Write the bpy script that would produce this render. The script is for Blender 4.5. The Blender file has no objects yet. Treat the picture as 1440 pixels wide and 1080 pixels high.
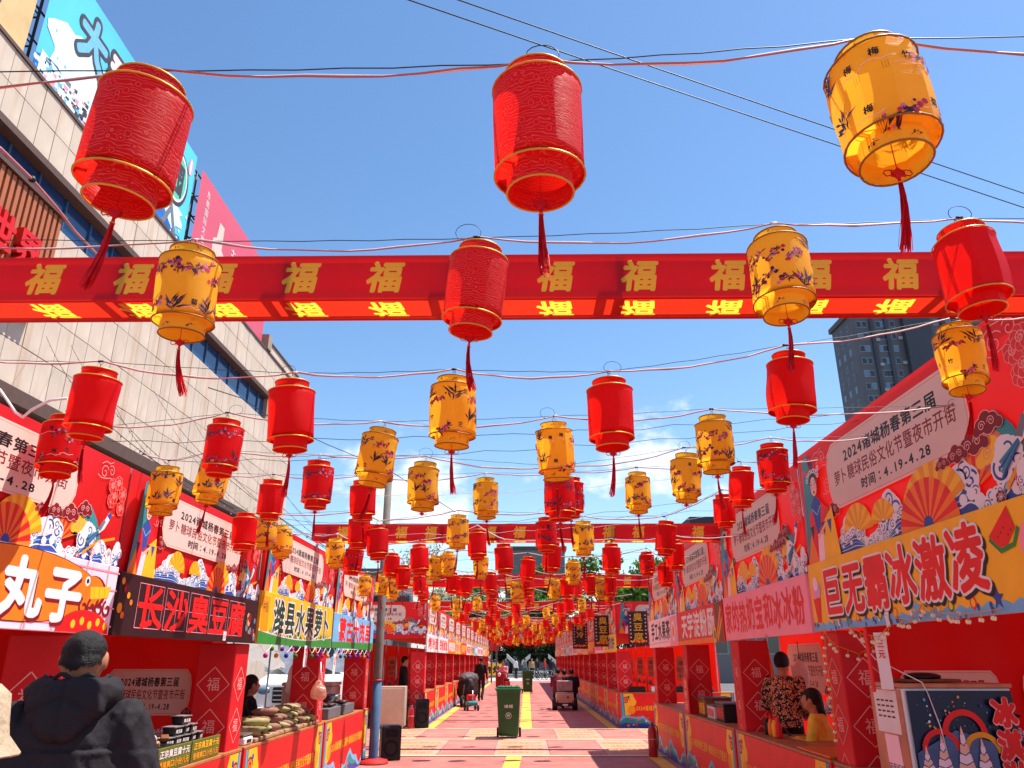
import bpy, bmesh, math, random
from mathutils import Vector, Matrix, noise
PI = math.pi
rnd = random.Random(11)
C = bpy.context.scene.collection
SC = bpy.context.scene
# ------------------------------------------------------------------ camera, sky, sun, exposure
CAM_H = 1.62
cam_d = bpy.data.cameras.new('camera'); cam_d.sensor_width = 36.0; cam_d.lens = 26.75
cam_d.clip_start = 0.05; cam_d.clip_end = 6000
cam = bpy.data.objects.new('camera', cam_d); C.objects.link(cam)
cam.location = (0, 0, CAM_H); cam.rotation_euler = (math.radians(90 + 19.88), 0, math.radians(0.75))
SC.camera = cam
SUN_EL, SUN_AZ = 66.0, 72.0        # degrees; azimuth clockwise from +Y (street direction)
wd = bpy.data.worlds.new('World'); SC.world = wd; wd.use_nodes = True
nt = wd.node_tree; nt.nodes.clear()
def N(nt, t, **kw):
    n = nt.nodes.new(t)
    for k, v in kw.items(): setattr(n, k, v)
    return n
out = N(nt, 'ShaderNodeOutputWorld'); bg = N(nt, 'ShaderNodeBackground'); bg.inputs[1].default_value = 0.112
sky = N(nt, 'ShaderNodeTexSky', sky_type='NISHITA'); sky.sun_disc = False
sky.sun_elevation = math.radians(SUN_EL); sky.sun_rotation = math.radians(SUN_AZ)
sky.air_density = 1.15; sky.dust_density = 0.25; sky.ozone_density = 2.6; sky.altitude = 40
tc = N(nt, 'ShaderNodeTexCoord'); sep = N(nt, 'ShaderNodeSeparateXYZ')
nt.links.new(tc.outputs['Generated'], sep.inputs[0])
# clouds: a layer of puffs, thicker towards the horizon all the way round
mp = N(nt, 'ShaderNodeMapping'); mp.inputs['Scale'].default_value = (5.0, 5.0, 8.5); mp.inputs['Location'].default_value = (5.6, 0.4, 0.1)
nt.links.new(tc.outputs['Generated'], mp.inputs[0])
n1 = N(nt, 'ShaderNodeTexNoise'); n1.inputs['Scale'].default_value = 1.0; n1.inputs['Detail'].default_value = 9; n1.inputs['Roughness'].default_value = 0.56
nt.links.new(mp.outputs[0], n1.inputs[0])
el = N(nt, 'ShaderNodeMapRange'); el.inputs[1].default_value = 0.05; el.inputs[2].default_value = 0.36; el.inputs[3].default_value = 0.175; el.inputs[4].default_value = -0.17
nt.links.new(sep.outputs[2], el.inputs[0])
ad = N(nt, 'ShaderNodeMath', operation='ADD'); nt.links.new(n1.outputs[0], ad.inputs[0]); nt.links.new(el.outputs[0], ad.inputs[1])
cr = N(nt, 'ShaderNodeMapRange', interpolation_type='SMOOTHSTEP'); cr.inputs[1].default_value = 0.52; cr.inputs[2].default_value = 0.64; cr.inputs[4].default_value = 0.9
nt.links.new(ad.outputs[0], cr.inputs[0])
mx = N(nt, 'ShaderNodeMix', data_type='RGBA'); nt.links.new(cr.outputs[0], mx.inputs[0])
hs = N(nt, 'ShaderNodeHueSaturation'); hs.inputs['Saturation'].default_value = 1.13; nt.links.new(sky.outputs[0], hs.inputs['Color']); nt.links.new(hs.outputs[0], mx.inputs[6]); mx.inputs[7].default_value = (6.9, 7.0, 7.2, 1)
nt.links.new(mx.outputs[2], bg.inputs[0]); nt.links.new(bg.outputs[0], out.inputs[0])
sd = bpy.data.lights.new('sun', 'SUN'); sd.energy = 5.0; sd.angle = math.radians(0.55); sd.color = (1.0, 0.955, 0.88)
sun = bpy.data.objects.new('sun', sd); C.objects.link(sun)
_e, _a = math.radians(SUN_EL), math.radians(SUN_AZ)
sun_dir = Vector((math.sin(_a) * math.cos(_e), math.cos(_a) * math.cos(_e), math.sin(_e)))
sun.rotation_euler = sun_dir.to_track_quat('Z', 'Y').to_euler(); sun.location = (20, 5, 40)
vs = SC.view_settings
SC.display_settings.display_device = 'sRGB'; vs.view_transform = 'Standard'; vs.look = 'None'; vs.gamma = 1.0; vs.exposure = 0.8; vs.use_curve_mapping = False
SC.cycles.max_bounces = 8; SC.cycles.diffuse_bounces = 4; SC.cycles.transmission_bounces = 6

# ------------------------------------------------------------------ helpers
def hx(h):
    def l(c): c /= 255.0; return c / 12.92 if c <= 0.04045 else ((c + 0.055) / 1.055) ** 2.4
    return (l(int(h[0:2], 16)), l(int(h[2:4], 16)), l(int(h[4:6], 16)), 1.0)
MATS = {}
def mat(name, col, rough=0.6, trans=0.0, metal=0.0, var=0.10, scale=6.0, bump=0.0, spec=0.35, tcol=None, bscale=None):
    if name in MATS: return MATS[name]
    if name.endswith('_print') and not bump: bump, bscale = 0.3, 2.2      # printed sheets are never quite flat
    m = bpy.data.materials.new(name); m.use_nodes = True; t = m.node_tree; MATS[name] = m
    b = t.nodes['Principled BSDF']; o = t.nodes['Material Output']
    c = hx(col) if isinstance(col, str) else tuple(col) + (1.0,) * (4 - len(col))
    co = N(t, 'ShaderNodeTexCoord'); nz = N(t, 'ShaderNodeTexNoise'); nz.inputs['Scale'].default_value = scale; nz.inputs['Detail'].default_value = 5
    t.links.new(co.outputs['Object'], nz.inputs[0])
    mr = N(t, 'ShaderNodeMapRange'); mr.inputs[1].default_value = 0.3; mr.inputs[2].default_value = 0.7; mr.inputs[3].default_value = 1 - var; mr.inputs[4].default_value = 1 + var
    t.links.new(nz.outputs[0], mr.inputs[0])
    mu = N(t, 'ShaderNodeVectorMath', operation='SCALE'); mu.inputs[0].default_value = c[:3]; t.links.new(mr.outputs[0], mu.inputs['Scale'])
    t.links.new(mu.outputs[0], b.inputs['Base Color'])
    b.inputs['Roughness'].default_value = rough; b.inputs['Metallic'].default_value = metal; b.inputs['Specular IOR Level'].default_value = spec
    if bump:
        n2 = N(t, 'ShaderNodeTexNoise'); n2.inputs['Scale'].default_value = bscale or scale * 6; n2.inputs['Detail'].default_value = 6; t.links.new(co.outputs['Object'], n2.inputs[0])
        bp = N(t, 'ShaderNodeBump'); bp.inputs['Strength'].default_value = bump; bp.inputs['Distance'].default_value = 0.02
        t.links.new(n2.outputs[0], bp.inputs['Height']); t.links.new(bp.outputs[0], b.inputs['Normal'])
    if trans:
        tr = N(t, 'ShaderNodeBsdfTranslucent'); ms = N(t, 'ShaderNodeMixShader'); ms.inputs[0].default_value = trans
        if tcol: tr.inputs[0].default_value = hx(tcol)
        else: t.links.new(mu.outputs[0], tr.inputs[0])
        t.links.new(b.outputs[0], ms.inputs[1]); t.links.new(tr.outputs[0], ms.inputs[2]); t.links.new(ms.outputs[0], o.inputs[0])
    return m
def tag(o, label=None, cat=None, group=None, kind=None):
    if label: o['label'] = label
    if cat: o['category'] = cat
    if group: o['group'] = group
    if kind: o['kind'] = kind
    return o
def empty(name, loc=(0, 0, 0), rz=0.0, label=None, cat=None, group=None):
    o = bpy.data.objects.new(name, None); C.objects.link(o); o.location = loc; o.rotation_euler = (0, 0, rz); o.empty_display_size = 0.1
    return tag(o, label, cat, group)
def link(name, me, parent=None, loc=(0, 0, 0), rot=(0, 0, 0), scale=(1, 1, 1)):
    o = bpy.data.objects.new(name, me); C.objects.link(o); o.parent = parent; o.location = loc; o.rotation_euler = rot; o.scale = scale
    return o
def children(o): return [c for c in C.objects if c.parent is o]
KIDS = {}
def copy_tree(o, parent=None):
    c = o.copy(); C.objects.link(c); c.parent = parent
    for ch in KIDS.get(o.name) or [x for x in o.children]: copy_tree(ch, c)
    return c
class MB:
    def __init__(s): s.v = []; s.f = []; s.m = []; s.ms = []; s.sm = []
    def mi(s, m):
        if m not in s.ms: s.ms.append(m)
        return s.ms.index(m)
    def add(s, vs, fs, m, smooth=False):
        b = len(s.v); i = s.mi(m); s.v += [tuple(x) for x in vs]
        for f in fs: s.f.append([b + k for k in f]); s.m.append(i); s.sm.append(smooth)
        return s
    def box(s, x0, x1, y0, y1, z0, z1, m, M=None):
        vs = [Vector(p) for p in ((x0, y0, z0), (x1, y0, z0), (x1, y1, z0), (x0, y1, z0), (x0, y0, z1), (x1, y0, z1), (x1, y1, z1), (x0, y1, z1))]
        if M is not None: vs = [M @ v for v in vs]
        return s.add(vs, [(0, 3, 2, 1), (4, 5, 6, 7), (0, 1, 5, 4), (1, 2, 6, 5), (2, 3, 7, 6), (3, 0, 4, 7)], m)
    def bbox(s, x0, x1, y0, y1, z0, z1, m, r=0.01, M=None):          # box with chamfered edges
        bm = bmesh.new(); bmesh.ops.create_cube(bm, size=1.0)
        for v in bm.verts: v.co = Vector(((x0 + x1) / 2 + v.co.x * (x1 - x0), (y0 + y1) / 2 + v.co.y * (y1 - y0), (z0 + z1) / 2 + v.co.z * (z1 - z0)))
        bmesh.ops.bevel(bm, geom=bm.edges[:], offset=r, segments=2, affect='EDGES', profile=0.5)
        vs = [M @ v.co if M is not None else v.co.copy() for v in bm.verts]; bm.verts.index_update()
        s.add(vs, [[v.index for v in f.verts] for f in bm.faces], m); bm.free(); return s
    def tube(s, pts, r, m, n=6, cap=True, smooth=True):
        pts = [Vector(p) for p in pts]; rs = r if isinstance(r, (list, tuple)) else [r] * len(pts)
        vs = []; fs = []; up = None
        for i, p in enumerate(pts):
            d = (pts[min(i + 1, len(pts) - 1)] - pts[max(i - 1, 0)])
            d = d.normalized() if d.length > 1e-9 else Vector((0, 0, 1))
            if up is None: up = d.orthogonal().normalized()
            else:
                up = up - d * up.dot(d); up = up.normalized() if up.length > 1e-6 else d.orthogonal().normalized()
            q = d.cross(up)
            for k in range(n):
                a = 2 * PI * k / n; vs.append(p + (up * math.cos(a) + q * math.sin(a)) * rs[i])
        for i in range(len(pts) - 1):
            for k in range(n): fs.append((i * n + k, i * n + (k + 1) % n, (i + 1) * n + (k + 1) % n, (i + 1) * n + k))
        s.add(vs, fs, m, smooth)
        if cap:
            b = len(s.v) - len(vs); i = s.mi(m)
            s.f.append([b + k for k in range(n)][::-1]); s.m.append(i); s.sm.append(False)
            s.f.append([b + (len(pts) - 1) * n + k for k in range(n)]); s.m.append(i); s.sm.append(False)
        return s
    def lathe(s, prof, n, m, M=None, smooth=True, fn=None):
        vs = []; fs = []
        for r, z in prof:
            for k in range(n):
                a = 2 * PI * k / n; p = Vector((r * math.cos(a), r * math.sin(a), z))
                if fn: p = fn(p)
                vs.append(M @ p if M is not None else p)
        for i in range(len(prof) - 1):
            for k in range(n): fs.append((i * n + k, i * n + (k + 1) % n, (i + 1) * n + (k + 1) % n, (i + 1) * n + k))
        return s.add(vs, fs, m, smooth)
    def ell(s, c, r, m, n=10, k=7, M=None):
        c = Vector(c); r = r if isinstance(r, (list, tuple)) else (r, r, r); vs = []; fs = []
        for i in range(k + 1):
            t = PI * i / k
            for j in range(n):
                a = 2 * PI * j / n; p = Vector((r[0] * math.sin(t) * math.cos(a), r[1] * math.sin(t) * math.sin(a), -r[2] * math.cos(t)))
                vs.append(c + (M @ p if M is not None else p))
        for i in range(k):
            for j in range(n): fs.append((i * n + j, i * n + (j + 1) % n, (i + 1) * n + (j + 1) % n, (i + 1) * n + j))
        return s.add(vs, fs, m, True)
    def ring(s, c, R, r, m, n=24, k=6, ax='z'):
        pts = []
        for i in range(n + 1):
            a = 2 * PI * i / n; u, w = R * math.cos(a), R * math.sin(a)
            pts.append(Vector(c) + Vector({'z': (u, w, 0), 'x': (0, u, w), 'y': (u, 0, w)}[ax]))
        return s.tube(pts, r, m, k, False)
    def mesh(s, name):
        me = bpy.data.meshes.new(name); me.from_pydata([tuple(v) for v in s.v], [], s.f)
        for m in s.ms: me.materials.append(m)
        me.polygons.foreach_set('material_index', s.m); me.polygons.foreach_set('use_smooth', s.sm); me.update(); return me
    def obj(s, name, parent=None, loc=(0, 0, 0), rot=(0, 0, 0)): return link(name, s.mesh(name), parent, loc, rot)

# glyphs of the built-in typeface (its own fall-back holds the Chinese characters)
GL = {}
def glyph(ch):
    k = ch
    if k not in GL:
        c = bpy.data.curves.new('glyph', 'FONT'); c.body = ch; c.resolution_u = 2
        o = bpy.data.objects.new('glyph', c); me = bpy.data.meshes.new_from_object(o)
        GL[k] = ([(v.co.x, v.co.y) for v in me.vertices], [tuple(p.vertices) for p in me.polygons])
        bpy.data.objects.remove(o); bpy.data.curves.remove(c); bpy.data.meshes.remove(me)
    return GL[k]
class Print(MB):
    """flat print in the local x-z plane, seen from -y; every shape lies a hair in front of the last"""
    def __init__(s, y=-0.002, step=0.00007): super().__init__(); s.y = y; s.step = step; s.cy = None
    def cyc(s, n=0):            # n > 0: the following shapes share n layers in turn; 0 ends it
        if s.cy: s.y = s.cy[0] - s.cy[1] * s.step
        s.cy = [s.y, n, 0] if n else None
    def nxt(s):
        if s.cy: s.cy[2] += 1; s.y = s.cy[0] - (s.cy[2] % s.cy[1]) * s.step
        else: s.y -= s.step
    def poly(s, pts, m):
        s.nxt(); ar = sum(pts[i][0] * pts[(i + 1) % len(pts)][1] - pts[(i + 1) % len(pts)][0] * pts[i][1] for i in range(len(pts)))
        if ar < 0: pts = pts[::-1]
        return s.add([(p[0], s.y, p[1]) for p in pts], [list(range(len(pts)))], m)
    def circ(s, x, z, r, m, n=18, rz=None): return s.poly([(x + r * math.cos(2 * PI * i / n), z + (rz or r) * math.sin(2 * PI * i / n)) for i in range(n)], m)
    def stroke(s, pts, w, m):
        s.nxt(); vs = []; fs = []
        for i, p in enumerate(pts):
            a = pts[max(i - 1, 0)]; b = pts[min(i + 1, len(pts) - 1)]; d = (b[0] - a[0], b[1] - a[1]); l = math.hypot(*d) or 1
            nx, nz = -d[1] / l * w / 2, d[0] / l * w / 2
            vs += [(p[0] + nx, s.y, p[1] + nz), (p[0] - nx, s.y, p[1] - nz)]
        for i in range(len(pts) - 1): fs.append((2 * i, 2 * i + 1, 2 * i + 3, 2 * i + 2))
        return s.add(vs, fs, m)
    def text(s, t, x, z, cw, ch, m, off=0.018, shear=0.0, vert=False, tilt=None):
        """cells of cw x ch starting at the lower left corner (x, z)"""
        s.nxt(); sh_ = [(0.0, 0.0)]          # heavier weights: the character is laid several times, shifted all round
        if off > .008: sh_ = [(off * math.cos(k * PI / 4), off * math.sin(k * PI / 4)) for k in range(8)]
        if off > .05: sh_ = [(off * math.cos(k * PI / 8), off * math.sin(k * PI / 8)) for k in range(16)]
        if off > .05: sh_ += [(off * .5 * math.cos(k * PI / 3), off * .5 * math.sin(k * PI / 3)) for k in range(6)]
        for i, c in enumerate(t):
            if c == ' ': x += cw * 0.5; continue
            asc = ord(c) < 128; vs, fs = glyph(c); w = cw * (0.58 if asc else 1.0)
            xs = [v[0] for v in vs]; x0 = (min(xs) + max(xs)) / 2
            dz = (tilt[i % len(tilt)] if tilt else 0)
            for q, (su, sv) in enumerate(sh_):
                P = []
                for u, v in vs:
                    a = (u + su - x0) * cw * 0.96; b = (v + sv + 0.12) * ch * 0.96
                    P.append((x + w / 2 + a + shear * b, s.y - q * 1.2e-5, z + b + dz * ch))
                s.add(P, fs, m)
            if vert: z -= ch * 1.08
            else: x += w
        if s.step and off > .008: s.y -= len(sh_) * 1.2e-5
        return x
def spiral(cx, cz, r, turns=1.6, a0=0.0, n=22, d=1): return [(cx + r * (1 - 0.85 * i / n) * math.cos(a0 + d * 2 * PI * turns * i / n), cz + r * (1 - 0.85 * i / n) * math.sin(a0 + d * 2 * PI * turns * i / n)) for i in range(n + 1)]
# ------------------------------------------------------------------ palette
RED = mat('red_banner_cloth', (0.68, 0.010, 0.014), 0.5, trans=0.25, var=0.10, scale=1.5, tcol='f01404', bump=.4, bscale=2.2)
REDP = mat('red_post_cloth', (0.64, 0.008, 0.014), 0.6, trans=0.10, var=0.14, scale=3.0, bump=.45, bscale=5)
REDD = mat('red_back_cloth', (0.62, 0.010, 0.010), 0.6, trans=0.42, var=0.12, scale=1.6, tcol='f81808', bump=0.25, bscale=5)
FUC = mat('crimson_beam_cloth', (0.66, 0.008, 0.022), 0.6, trans=0.5, var=0.10, scale=4.0, tcol='ff2a14', bump=.5, bscale=4)
GOLDP = mat('gold_print', 'f0c23c', 0.5, trans=0.5, var=0.06, tcol='ffe040')
FUB = mat('sunlit_beam_bottom_cloth', (0.62, 0.012, 0.012), 0.6, trans=0.4, var=0.14, scale=4.0, tcol='f0361a')
PINKL = mat('pale_pink_line', 'f0a8a0', 0.6)
CREAM = mat('cream_panel_print', 'eccfc0', 0.6, trans=0.18, var=0.03)
TAN = mat('tan_border_print', 'd89878', 0.6)
BLK = mat('black_print', '141014', 0.5)
DRED = mat('dark_red_print', '7c0a16', 0.55, var=0.12, scale=14)
RED2 = mat('bright_red_print', 'e01818', 0.5)
YEL = mat('yellow_print', 'f5b820', 0.5, var=0.06)
YEL2 = mat('deep_yellow_print', 'e8960c', 0.5)
ORG = mat('orange_print', 'f07818', 0.5, var=0.08)
BLU = mat('indigo_print', '2c4a98', 0.5, var=0.15, scale=10)
BLU2 = mat('sky_blue_print', '6fb4dc', 0.5)
TEAL = mat('teal_print', '2f8a90', 0.5, var=0.15, scale=8)
WHT = mat('white_print', 'e2e0de', 0.5, var=0.02)
SKIN = mat('face_print', 'f0b8a0', 0.5)
PINK = mat('pink_print', 'f694a4', 0.5, var=0.04)
PINKP = mat('pale_pink_print', 'f6d2dc', 0.5, var=0.03)
GRN = mat('green_print', '2c8a38', 0.5, var=0.1)
PURP = mat('purple_print', '3a2248', 0.5)
GREY = mat('grey_print', '6c7480', 0.6)
DARKS = mat('dark_sign_print', '2a1518', 0.45, var=0.12, scale=20)
ALU = mat('aluminium', 'b8bcc0', 0.35, metal=0.8, var=0.05)
STEEL = mat('painted_steel', '6a6e72', 0.5, metal=0.3)
WOOD = mat('stained_board', '7a4a28', 0.55, var=0.25, scale=9, bump=0.2)
ORTAB = mat('orange_table_cloth', 'd8640c', 0.55)
WPAINT = mat('white_painted_metal', 'dcdcda', 0.4, var=0.05)
BPLAST = mat('black_plastic', '121214', 0.45, var=0.2)
RUBBER = mat('rubber', '0d0d0e', 0.75)
SKINB = mat('skin', 'b07858', 0.5, var=0.06, scale=20)
HAIR = mat('black_hair', '0c0a0a', 0.55, var=0.3, scale=60, bump=0.5, bscale=220)

# ------------------------------------------------------------------ ground and street floor
gm = mat('asphalt', (0.11, 0.105, 0.10), 0.85, var=0.25, scale=0.6, bump=0.3, bscale=40)
o = link('ground', MB().add([(-2500, -300, 0), (2500, -300, 0), (2500, 4500, 0), (-2500, 4500, 0)], [(0, 1, 2, 3)], gm).mesh('ground')); tag(o, 'grey asphalt ground around the market street', None, None, 'structure')
def floor_mat(name, c1, c2, c3, sc):
    m = bpy.data.materials.new(name); m.use_nodes = True; t = m.node_tree; b = t.nodes['Principled BSDF']; MATS[name] = m
    co = N(t, 'ShaderNodeTexCoord'); br = N(t, 'ShaderNodeTexBrick'); br.inputs['Scale'].default_value = sc; br.inputs['Mortar Size'].default_value = 0.02
    br.inputs['Color1'].default_value = hx(c1); br.inputs['Color2'].default_value = hx(c2); br.inputs['Mortar'].default_value = hx(c3)
    t.links.new(co.outputs['Object'], br.inputs[0])
    nz = N(t, 'ShaderNodeTexNoise'); nz.inputs['Scale'].default_value = 1.7; nz.inputs['Detail'].default_value = 10; nz.inputs['Roughness'].default_value = .62; t.links.new(co.outputs['Object'], nz.inputs[0])
    mr = N(t, 'ShaderNodeMapRange'); mr.inputs[1].default_value = 0.3; mr.inputs[2].default_value = 0.7; mr.inputs[3].default_value = 0.6; mr.inputs[4].default_value = 1.14; t.links.new(nz.outputs[0], mr.inputs[0])
    mu = N(t, 'ShaderNodeVectorMath', operation='SCALE'); t.links.new(br.outputs[0], mu.inputs[0]); t.links.new(mr.outputs[0], mu.inputs['Scale']); t.links.new(mu.outputs[0], b.inputs['Base Color']); b.inputs['Roughness'].default_value = 0.7
    return m
FL = floor_mat('red_paving', 'bf7064', 'b2645a', 'a05a50', 4.0)
def sheet(name, x0, x1, y0, y1, z, m, parent=None): return link(name, MB().add([(x0, y0, z), (x1, y0, z), (x1, y1, z), (x0, y1, z)], [(0, 1, 2, 3)], m).mesh(name), parent)
o = sheet('street_paving', -3.9, 4.2, -3, 64, 0.006, FL); tag(o, 'salmon red brick paving of the market street', None, None, 'structure'); paving = o
CONC = mat('pale_concrete', 'b0aaa4', 0.8, var=0.1, scale=1.0)
o = sheet('cross_road', -40, 40, 64, 74, 0.012, CONC); tag(o, 'pale concrete cross street at the end of the market', None, None, 'structure')
CORAL = mat('coral_mat', 'bb6c60', 0.65, var=0.2, scale=2.2, bump=.2, bscale=6); PEACH = mat('peach_mat', 'c48a74', 0.65, var=0.2, scale=2.2, bump=.2, bscale=6); LINEW = mat('pale_floor_line', 'd8bc94', 0.6); YSTRIP = mat('yellow_tactile_strip', 'd8ac44', 0.65, var=0.15, scale=5)
for j, (ya, yb) in enumerate(((14.95, 17.72), (17.88, 20.32))):
    x = -4.6 + 0.25 * j; i = j
    while x < 5.2:
        w = 1.02
        q = sheet('floor_mat', x, x + w - 0.02, ya, yb, 0.012, CORAL if i % 2 else PEACH, paving)
        if i % 2 == 0:
            pt = Print(0, 0)
            for r in range(4): pt.text('诸城民俗文化节', x + 0.06, ya + 0.35 + r * 0.55, 0.12, 0.3, YEL2, 0.0)
            me = pt.mesh('mat_lettering')
            for v in me.vertices: v.co = Vector((v.co.x, v.co.z, 0.0165))
            link('mat_lettering', me, paving)
        x += w; i += 1
for y in (14.86, 17.8, 20.4): sheet('floor_line', -4.8, 5.4, y - 0.06, y + 0.06, 0.018, LINEW, paving)
link('tactile_strip', MB().add([(-0.36, 12, .015), (-0.10, 12, .015), (-0.02, 14.78, .015), (-0.29, 14.78, .015)], [(0, 1, 2, 3)], YSTRIP).mesh('strip'), paving)
link('tactile_strip', MB().add([(-0.08, 20.5, .015), (0.22, 20.5, .015), (0.5, 62, .015), (0.1, 62, .015)], [(0, 1, 2, 3)], YSTRIP).mesh('strip'), paving)
link('tactile_strip', MB().add([(-2.42, 20.5, .015), (-2.2, 20.5, .015), (-2.2, 62, .015), (-2.42, 62, .015)], [(0, 1, 2, 3)], YSTRIP).mesh('strip'), paving)
link('tactile_strip', MB().add([(2.18, 12, .015), (2.42, 12, .015), (2.42, 14.78, .015), (2.18, 14.78, .015)], [(0, 1, 2, 3)], YSTRIP).mesh('strip'), paving)
link('tactile_strip', MB().add([(2.12, 20.5, .015), (2.34, 20.5, .015), (2.34, 62, .015), (2.12, 62, .015)], [(0, 1, 2, 3)], YSTRIP).mesh('strip'), paving)

# ------------------------------------------------------------------ the shopping mall on the left
XB = -14.0; RZ = 17.55
clad = mat('beige_stone_cladding', 'c6b4a2', 0.7, var=0.09, scale=1.3, bump=0.05)
def streaks(m, amt=0.35):
    t = m.node_tree; b = t.nodes['Principled BSDF']; src = b.inputs['Base Color'].links[0].from_socket
    g = N(t, 'ShaderNodeNewGeometry'); mp = N(t, 'ShaderNodeMapping'); mp.inputs['Scale'].default_value = (1, 1.6, 0.10); t.links.new(g.outputs['Position'], mp.inputs[0])
    nz = N(t, 'ShaderNodeTexNoise'); nz.inputs['Scale'].default_value = 1.0; nz.inputs['Detail'].default_value = 7; t.links.new(mp.outputs[0], nz.inputs[0])
    r = N(t, 'ShaderNodeMapRange'); r.inputs[1].default_value = 0.54; r.inputs[2].default_value = 0.74; r.inputs[4].default_value = amt; t.links.new(nz.outputs[0], r.inputs[0])
    mx = N(t, 'ShaderNodeMix', data_type='RGBA'); t.links.new(r.outputs[0], mx.inputs[0]); t.links.new(src, mx.inputs[6]); mx.inputs[7].default_value = hx('a8764a'); t.links.new(mx.outputs[2], b.inputs['Base Color'])
streaks(clad, .6)
def tone_by_object(m, amt):
    t = m.node_tree; b = t.nodes['Principled BSDF']; src = b.inputs['Base Color'].links[0].from_socket; oi = N(t, 'ShaderNodeObjectInfo')
    r = N(t, 'ShaderNodeMapRange'); r.inputs[3].default_value = 1 - amt; r.inputs[4].default_value = 1 + amt; t.links.new(oi.outputs['Random'], r.inputs[0])
    mu = N(t, 'ShaderNodeVectorMath', operation='SCALE'); t.links.new(src, mu.inputs[0]); t.links.new(r.outputs[0], mu.inputs['Scale']); t.links.new(mu.outputs[0], b.inputs['Base Color'])
tone_by_object(clad, .05)
seam = mat('cladding_joint', '9a8878', 0.9); brownt = mat('brown_trim', '5a4238', 0.6); dgl = mat('blue_ribbon_glass', '1c3f6c', 0.12, var=0.2, scale=0.7, spec=0.8); mull = mat('mullion', '3c5878', 0.4)
mall = empty('mall_building', (XB, 0, 0), 0, 'big beige panel-clad shopping mall with blue ribbon window behind the left stalls', 'building')
core = MB(); core.box(-18, -0.14, 4, 44.6, 0, 13.9, seam); core.box(-18, -0.14, 4, 44.6, 15.5, RZ - 0.12, seam); core.box(-18, -0.42, 4, 44.6, 13.9, 15.5, seam); core.box(-0.42, -0.14, 40.0, 44.6, 13.9, 15.5, seam)
core.obj('wall_core', mall)
rows = [(8.55, 9.85), (9.87, 11.17), (11.19, 12.5), (12.52, 13.88), (15.52, 16.5), (16.52, RZ)]
PWd = 0.74; panels = []
meshes = {}
for (z0, z1) in rows + [(0.0, 4.2), (4.22, 8.0)]:
    h = round(z1 - z0, 3)
    if h not in meshes:
        mb = MB(); mb.bbox(-0.138, 0.0, 0, PWd - 0.018, 0, h, clad, 0.008); meshes[h] = mb.mesh('cladding_panel')
stuff = MB()
cnt = 0
for (z0, z1) in rows[::-1]:
    y = 13.0 if z0 > 12 else 16.0
    y = 4.0 + PWd * round((y - 4) / PWd)
    while y < 44.5:
        if cnt < 298 and not (z0 < 9.8 and y > 36):
            link('panel', meshes[round(z1 - z0, 3)], mall, (rnd.uniform(-0.006, 0.006), y, z0), (0, 0, rnd.uniform(-.006, .006))); cnt += 1
        else: stuff.box(-0.13, 0, y, y + PWd - 0.018, z0, z1, clad)
        y += PWd
for (z0, z1) in rows + [(0.0, 4.2), (4.22, 8.0)]:
    y = 4.0
    lim = 4.0 + PWd * round(((13.0 if z0 > 12 else 16.0) - 4) / PWd) if z0 > 8.1 else 99
    while y < min(lim - 0.1, 44.5): stuff.box(-0.13, 0, y, y + PWd - 0.018, z0, z1, clad); y += PWd
tag(stuff.obj('panel', mall), kind='stuff')
tr = MB(); tr.box(-0.3, 0.05, 4, 44.6, RZ + 0.003, RZ + 0.12, brownt); tr.obj('roof_edge', mall)
tr = MB(); tr.box(-0.41, 0.03, 4, 40, 15.28, 15.5, brownt); tr.obj('window_soffit', mall)
tr = MB(); tr.box(-0.13, 0.35, 4, 44.6, 8.1, 8.52, brownt); tr.obj('ledge', mall)
y = 12.0; gm_ = MB(); gm_.box(-0.40, -0.36, 0, 1.36, 13.92, 15.27, dgl); gme = gm_.mesh('window_pane'); mm = MB(); mm.box(-0.36, -0.30, 1.36, 1.42, 13.92, 15.27, mull); mme = mm.mesh('mullion')
while y < 39.5:
    link('window_pane', gme, mall, (0, y, 0)); link('mullion', mme, mall, (0, y, 0)); y += 1.42
par = MB(); par.box(-6, -0.02, 39.2, 44.6, RZ + 0.12, 18.2, clad); par.box(-6.1, 0.05, 39.1, 44.7, 18.2, 18.3, brownt); par.obj('end_parapet', mall)
MB().box(-0.5, 0.1, 38.4, 39.0, RZ + 0.13, 18.5, seam).obj('parapet_post', mall)
for (z, ) in ((11.0,), (14.2,)): pass
# cladding of the return wall at the far end stays plain; sign with raised letters
corr = mat('brown_corrugated_panel', 'a8623e', 0.5, var=0.1, scale=3)
sg = empty('wall_sign', (XB, 0, 0), 0, 'brown ribbed wall sign with red raised characters on the beige mall', 'sign')
mb = MB(); mb.box(0.02, 0.28, 9.5, 19.5, 10.6, 13.95, corr); mb.obj('sign_panel', sg)
rib = MB(); rib.box(0.281, 0.34, 0, 0.14, 10.62, 13.93, corr); ribm = rib.mesh('rib'); y = 13.6
while y < 19.4: link('rib', ribm, sg, (0, y, 0)); y += 0.24
mb = MB(); mb.box(0.0, 0.42, 9.4, 19.62, 13.951, 14.08, brownt); mb.obj('sign_cap', sg)
RED3 = mat('red_sign_letter', 'd01818', 0.4)
def raised(t, cw, ch, depth, m, off=0.03):
    """letters with thickness, front in the local x-z plane"""
    pt = Print(0, 0); pt.text(t, 0, 0, cw, ch, m, off); bm = bmesh.new(); me = pt.mesh('letter'); bm.from_mesh(me)
    r = bmesh.ops.extrude_face_region(bm, geom=bm.faces[:]); bmesh.ops.translate(bm, vec=(0, depth, 0), verts=[g for g in r['geom'] if isinstance(g, bmesh.types.BMVert)]); bmesh.ops.recalc_face_normals(bm, faces=bm.faces[:])
    bm.to_mesh(me); bm.free(); return me
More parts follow.
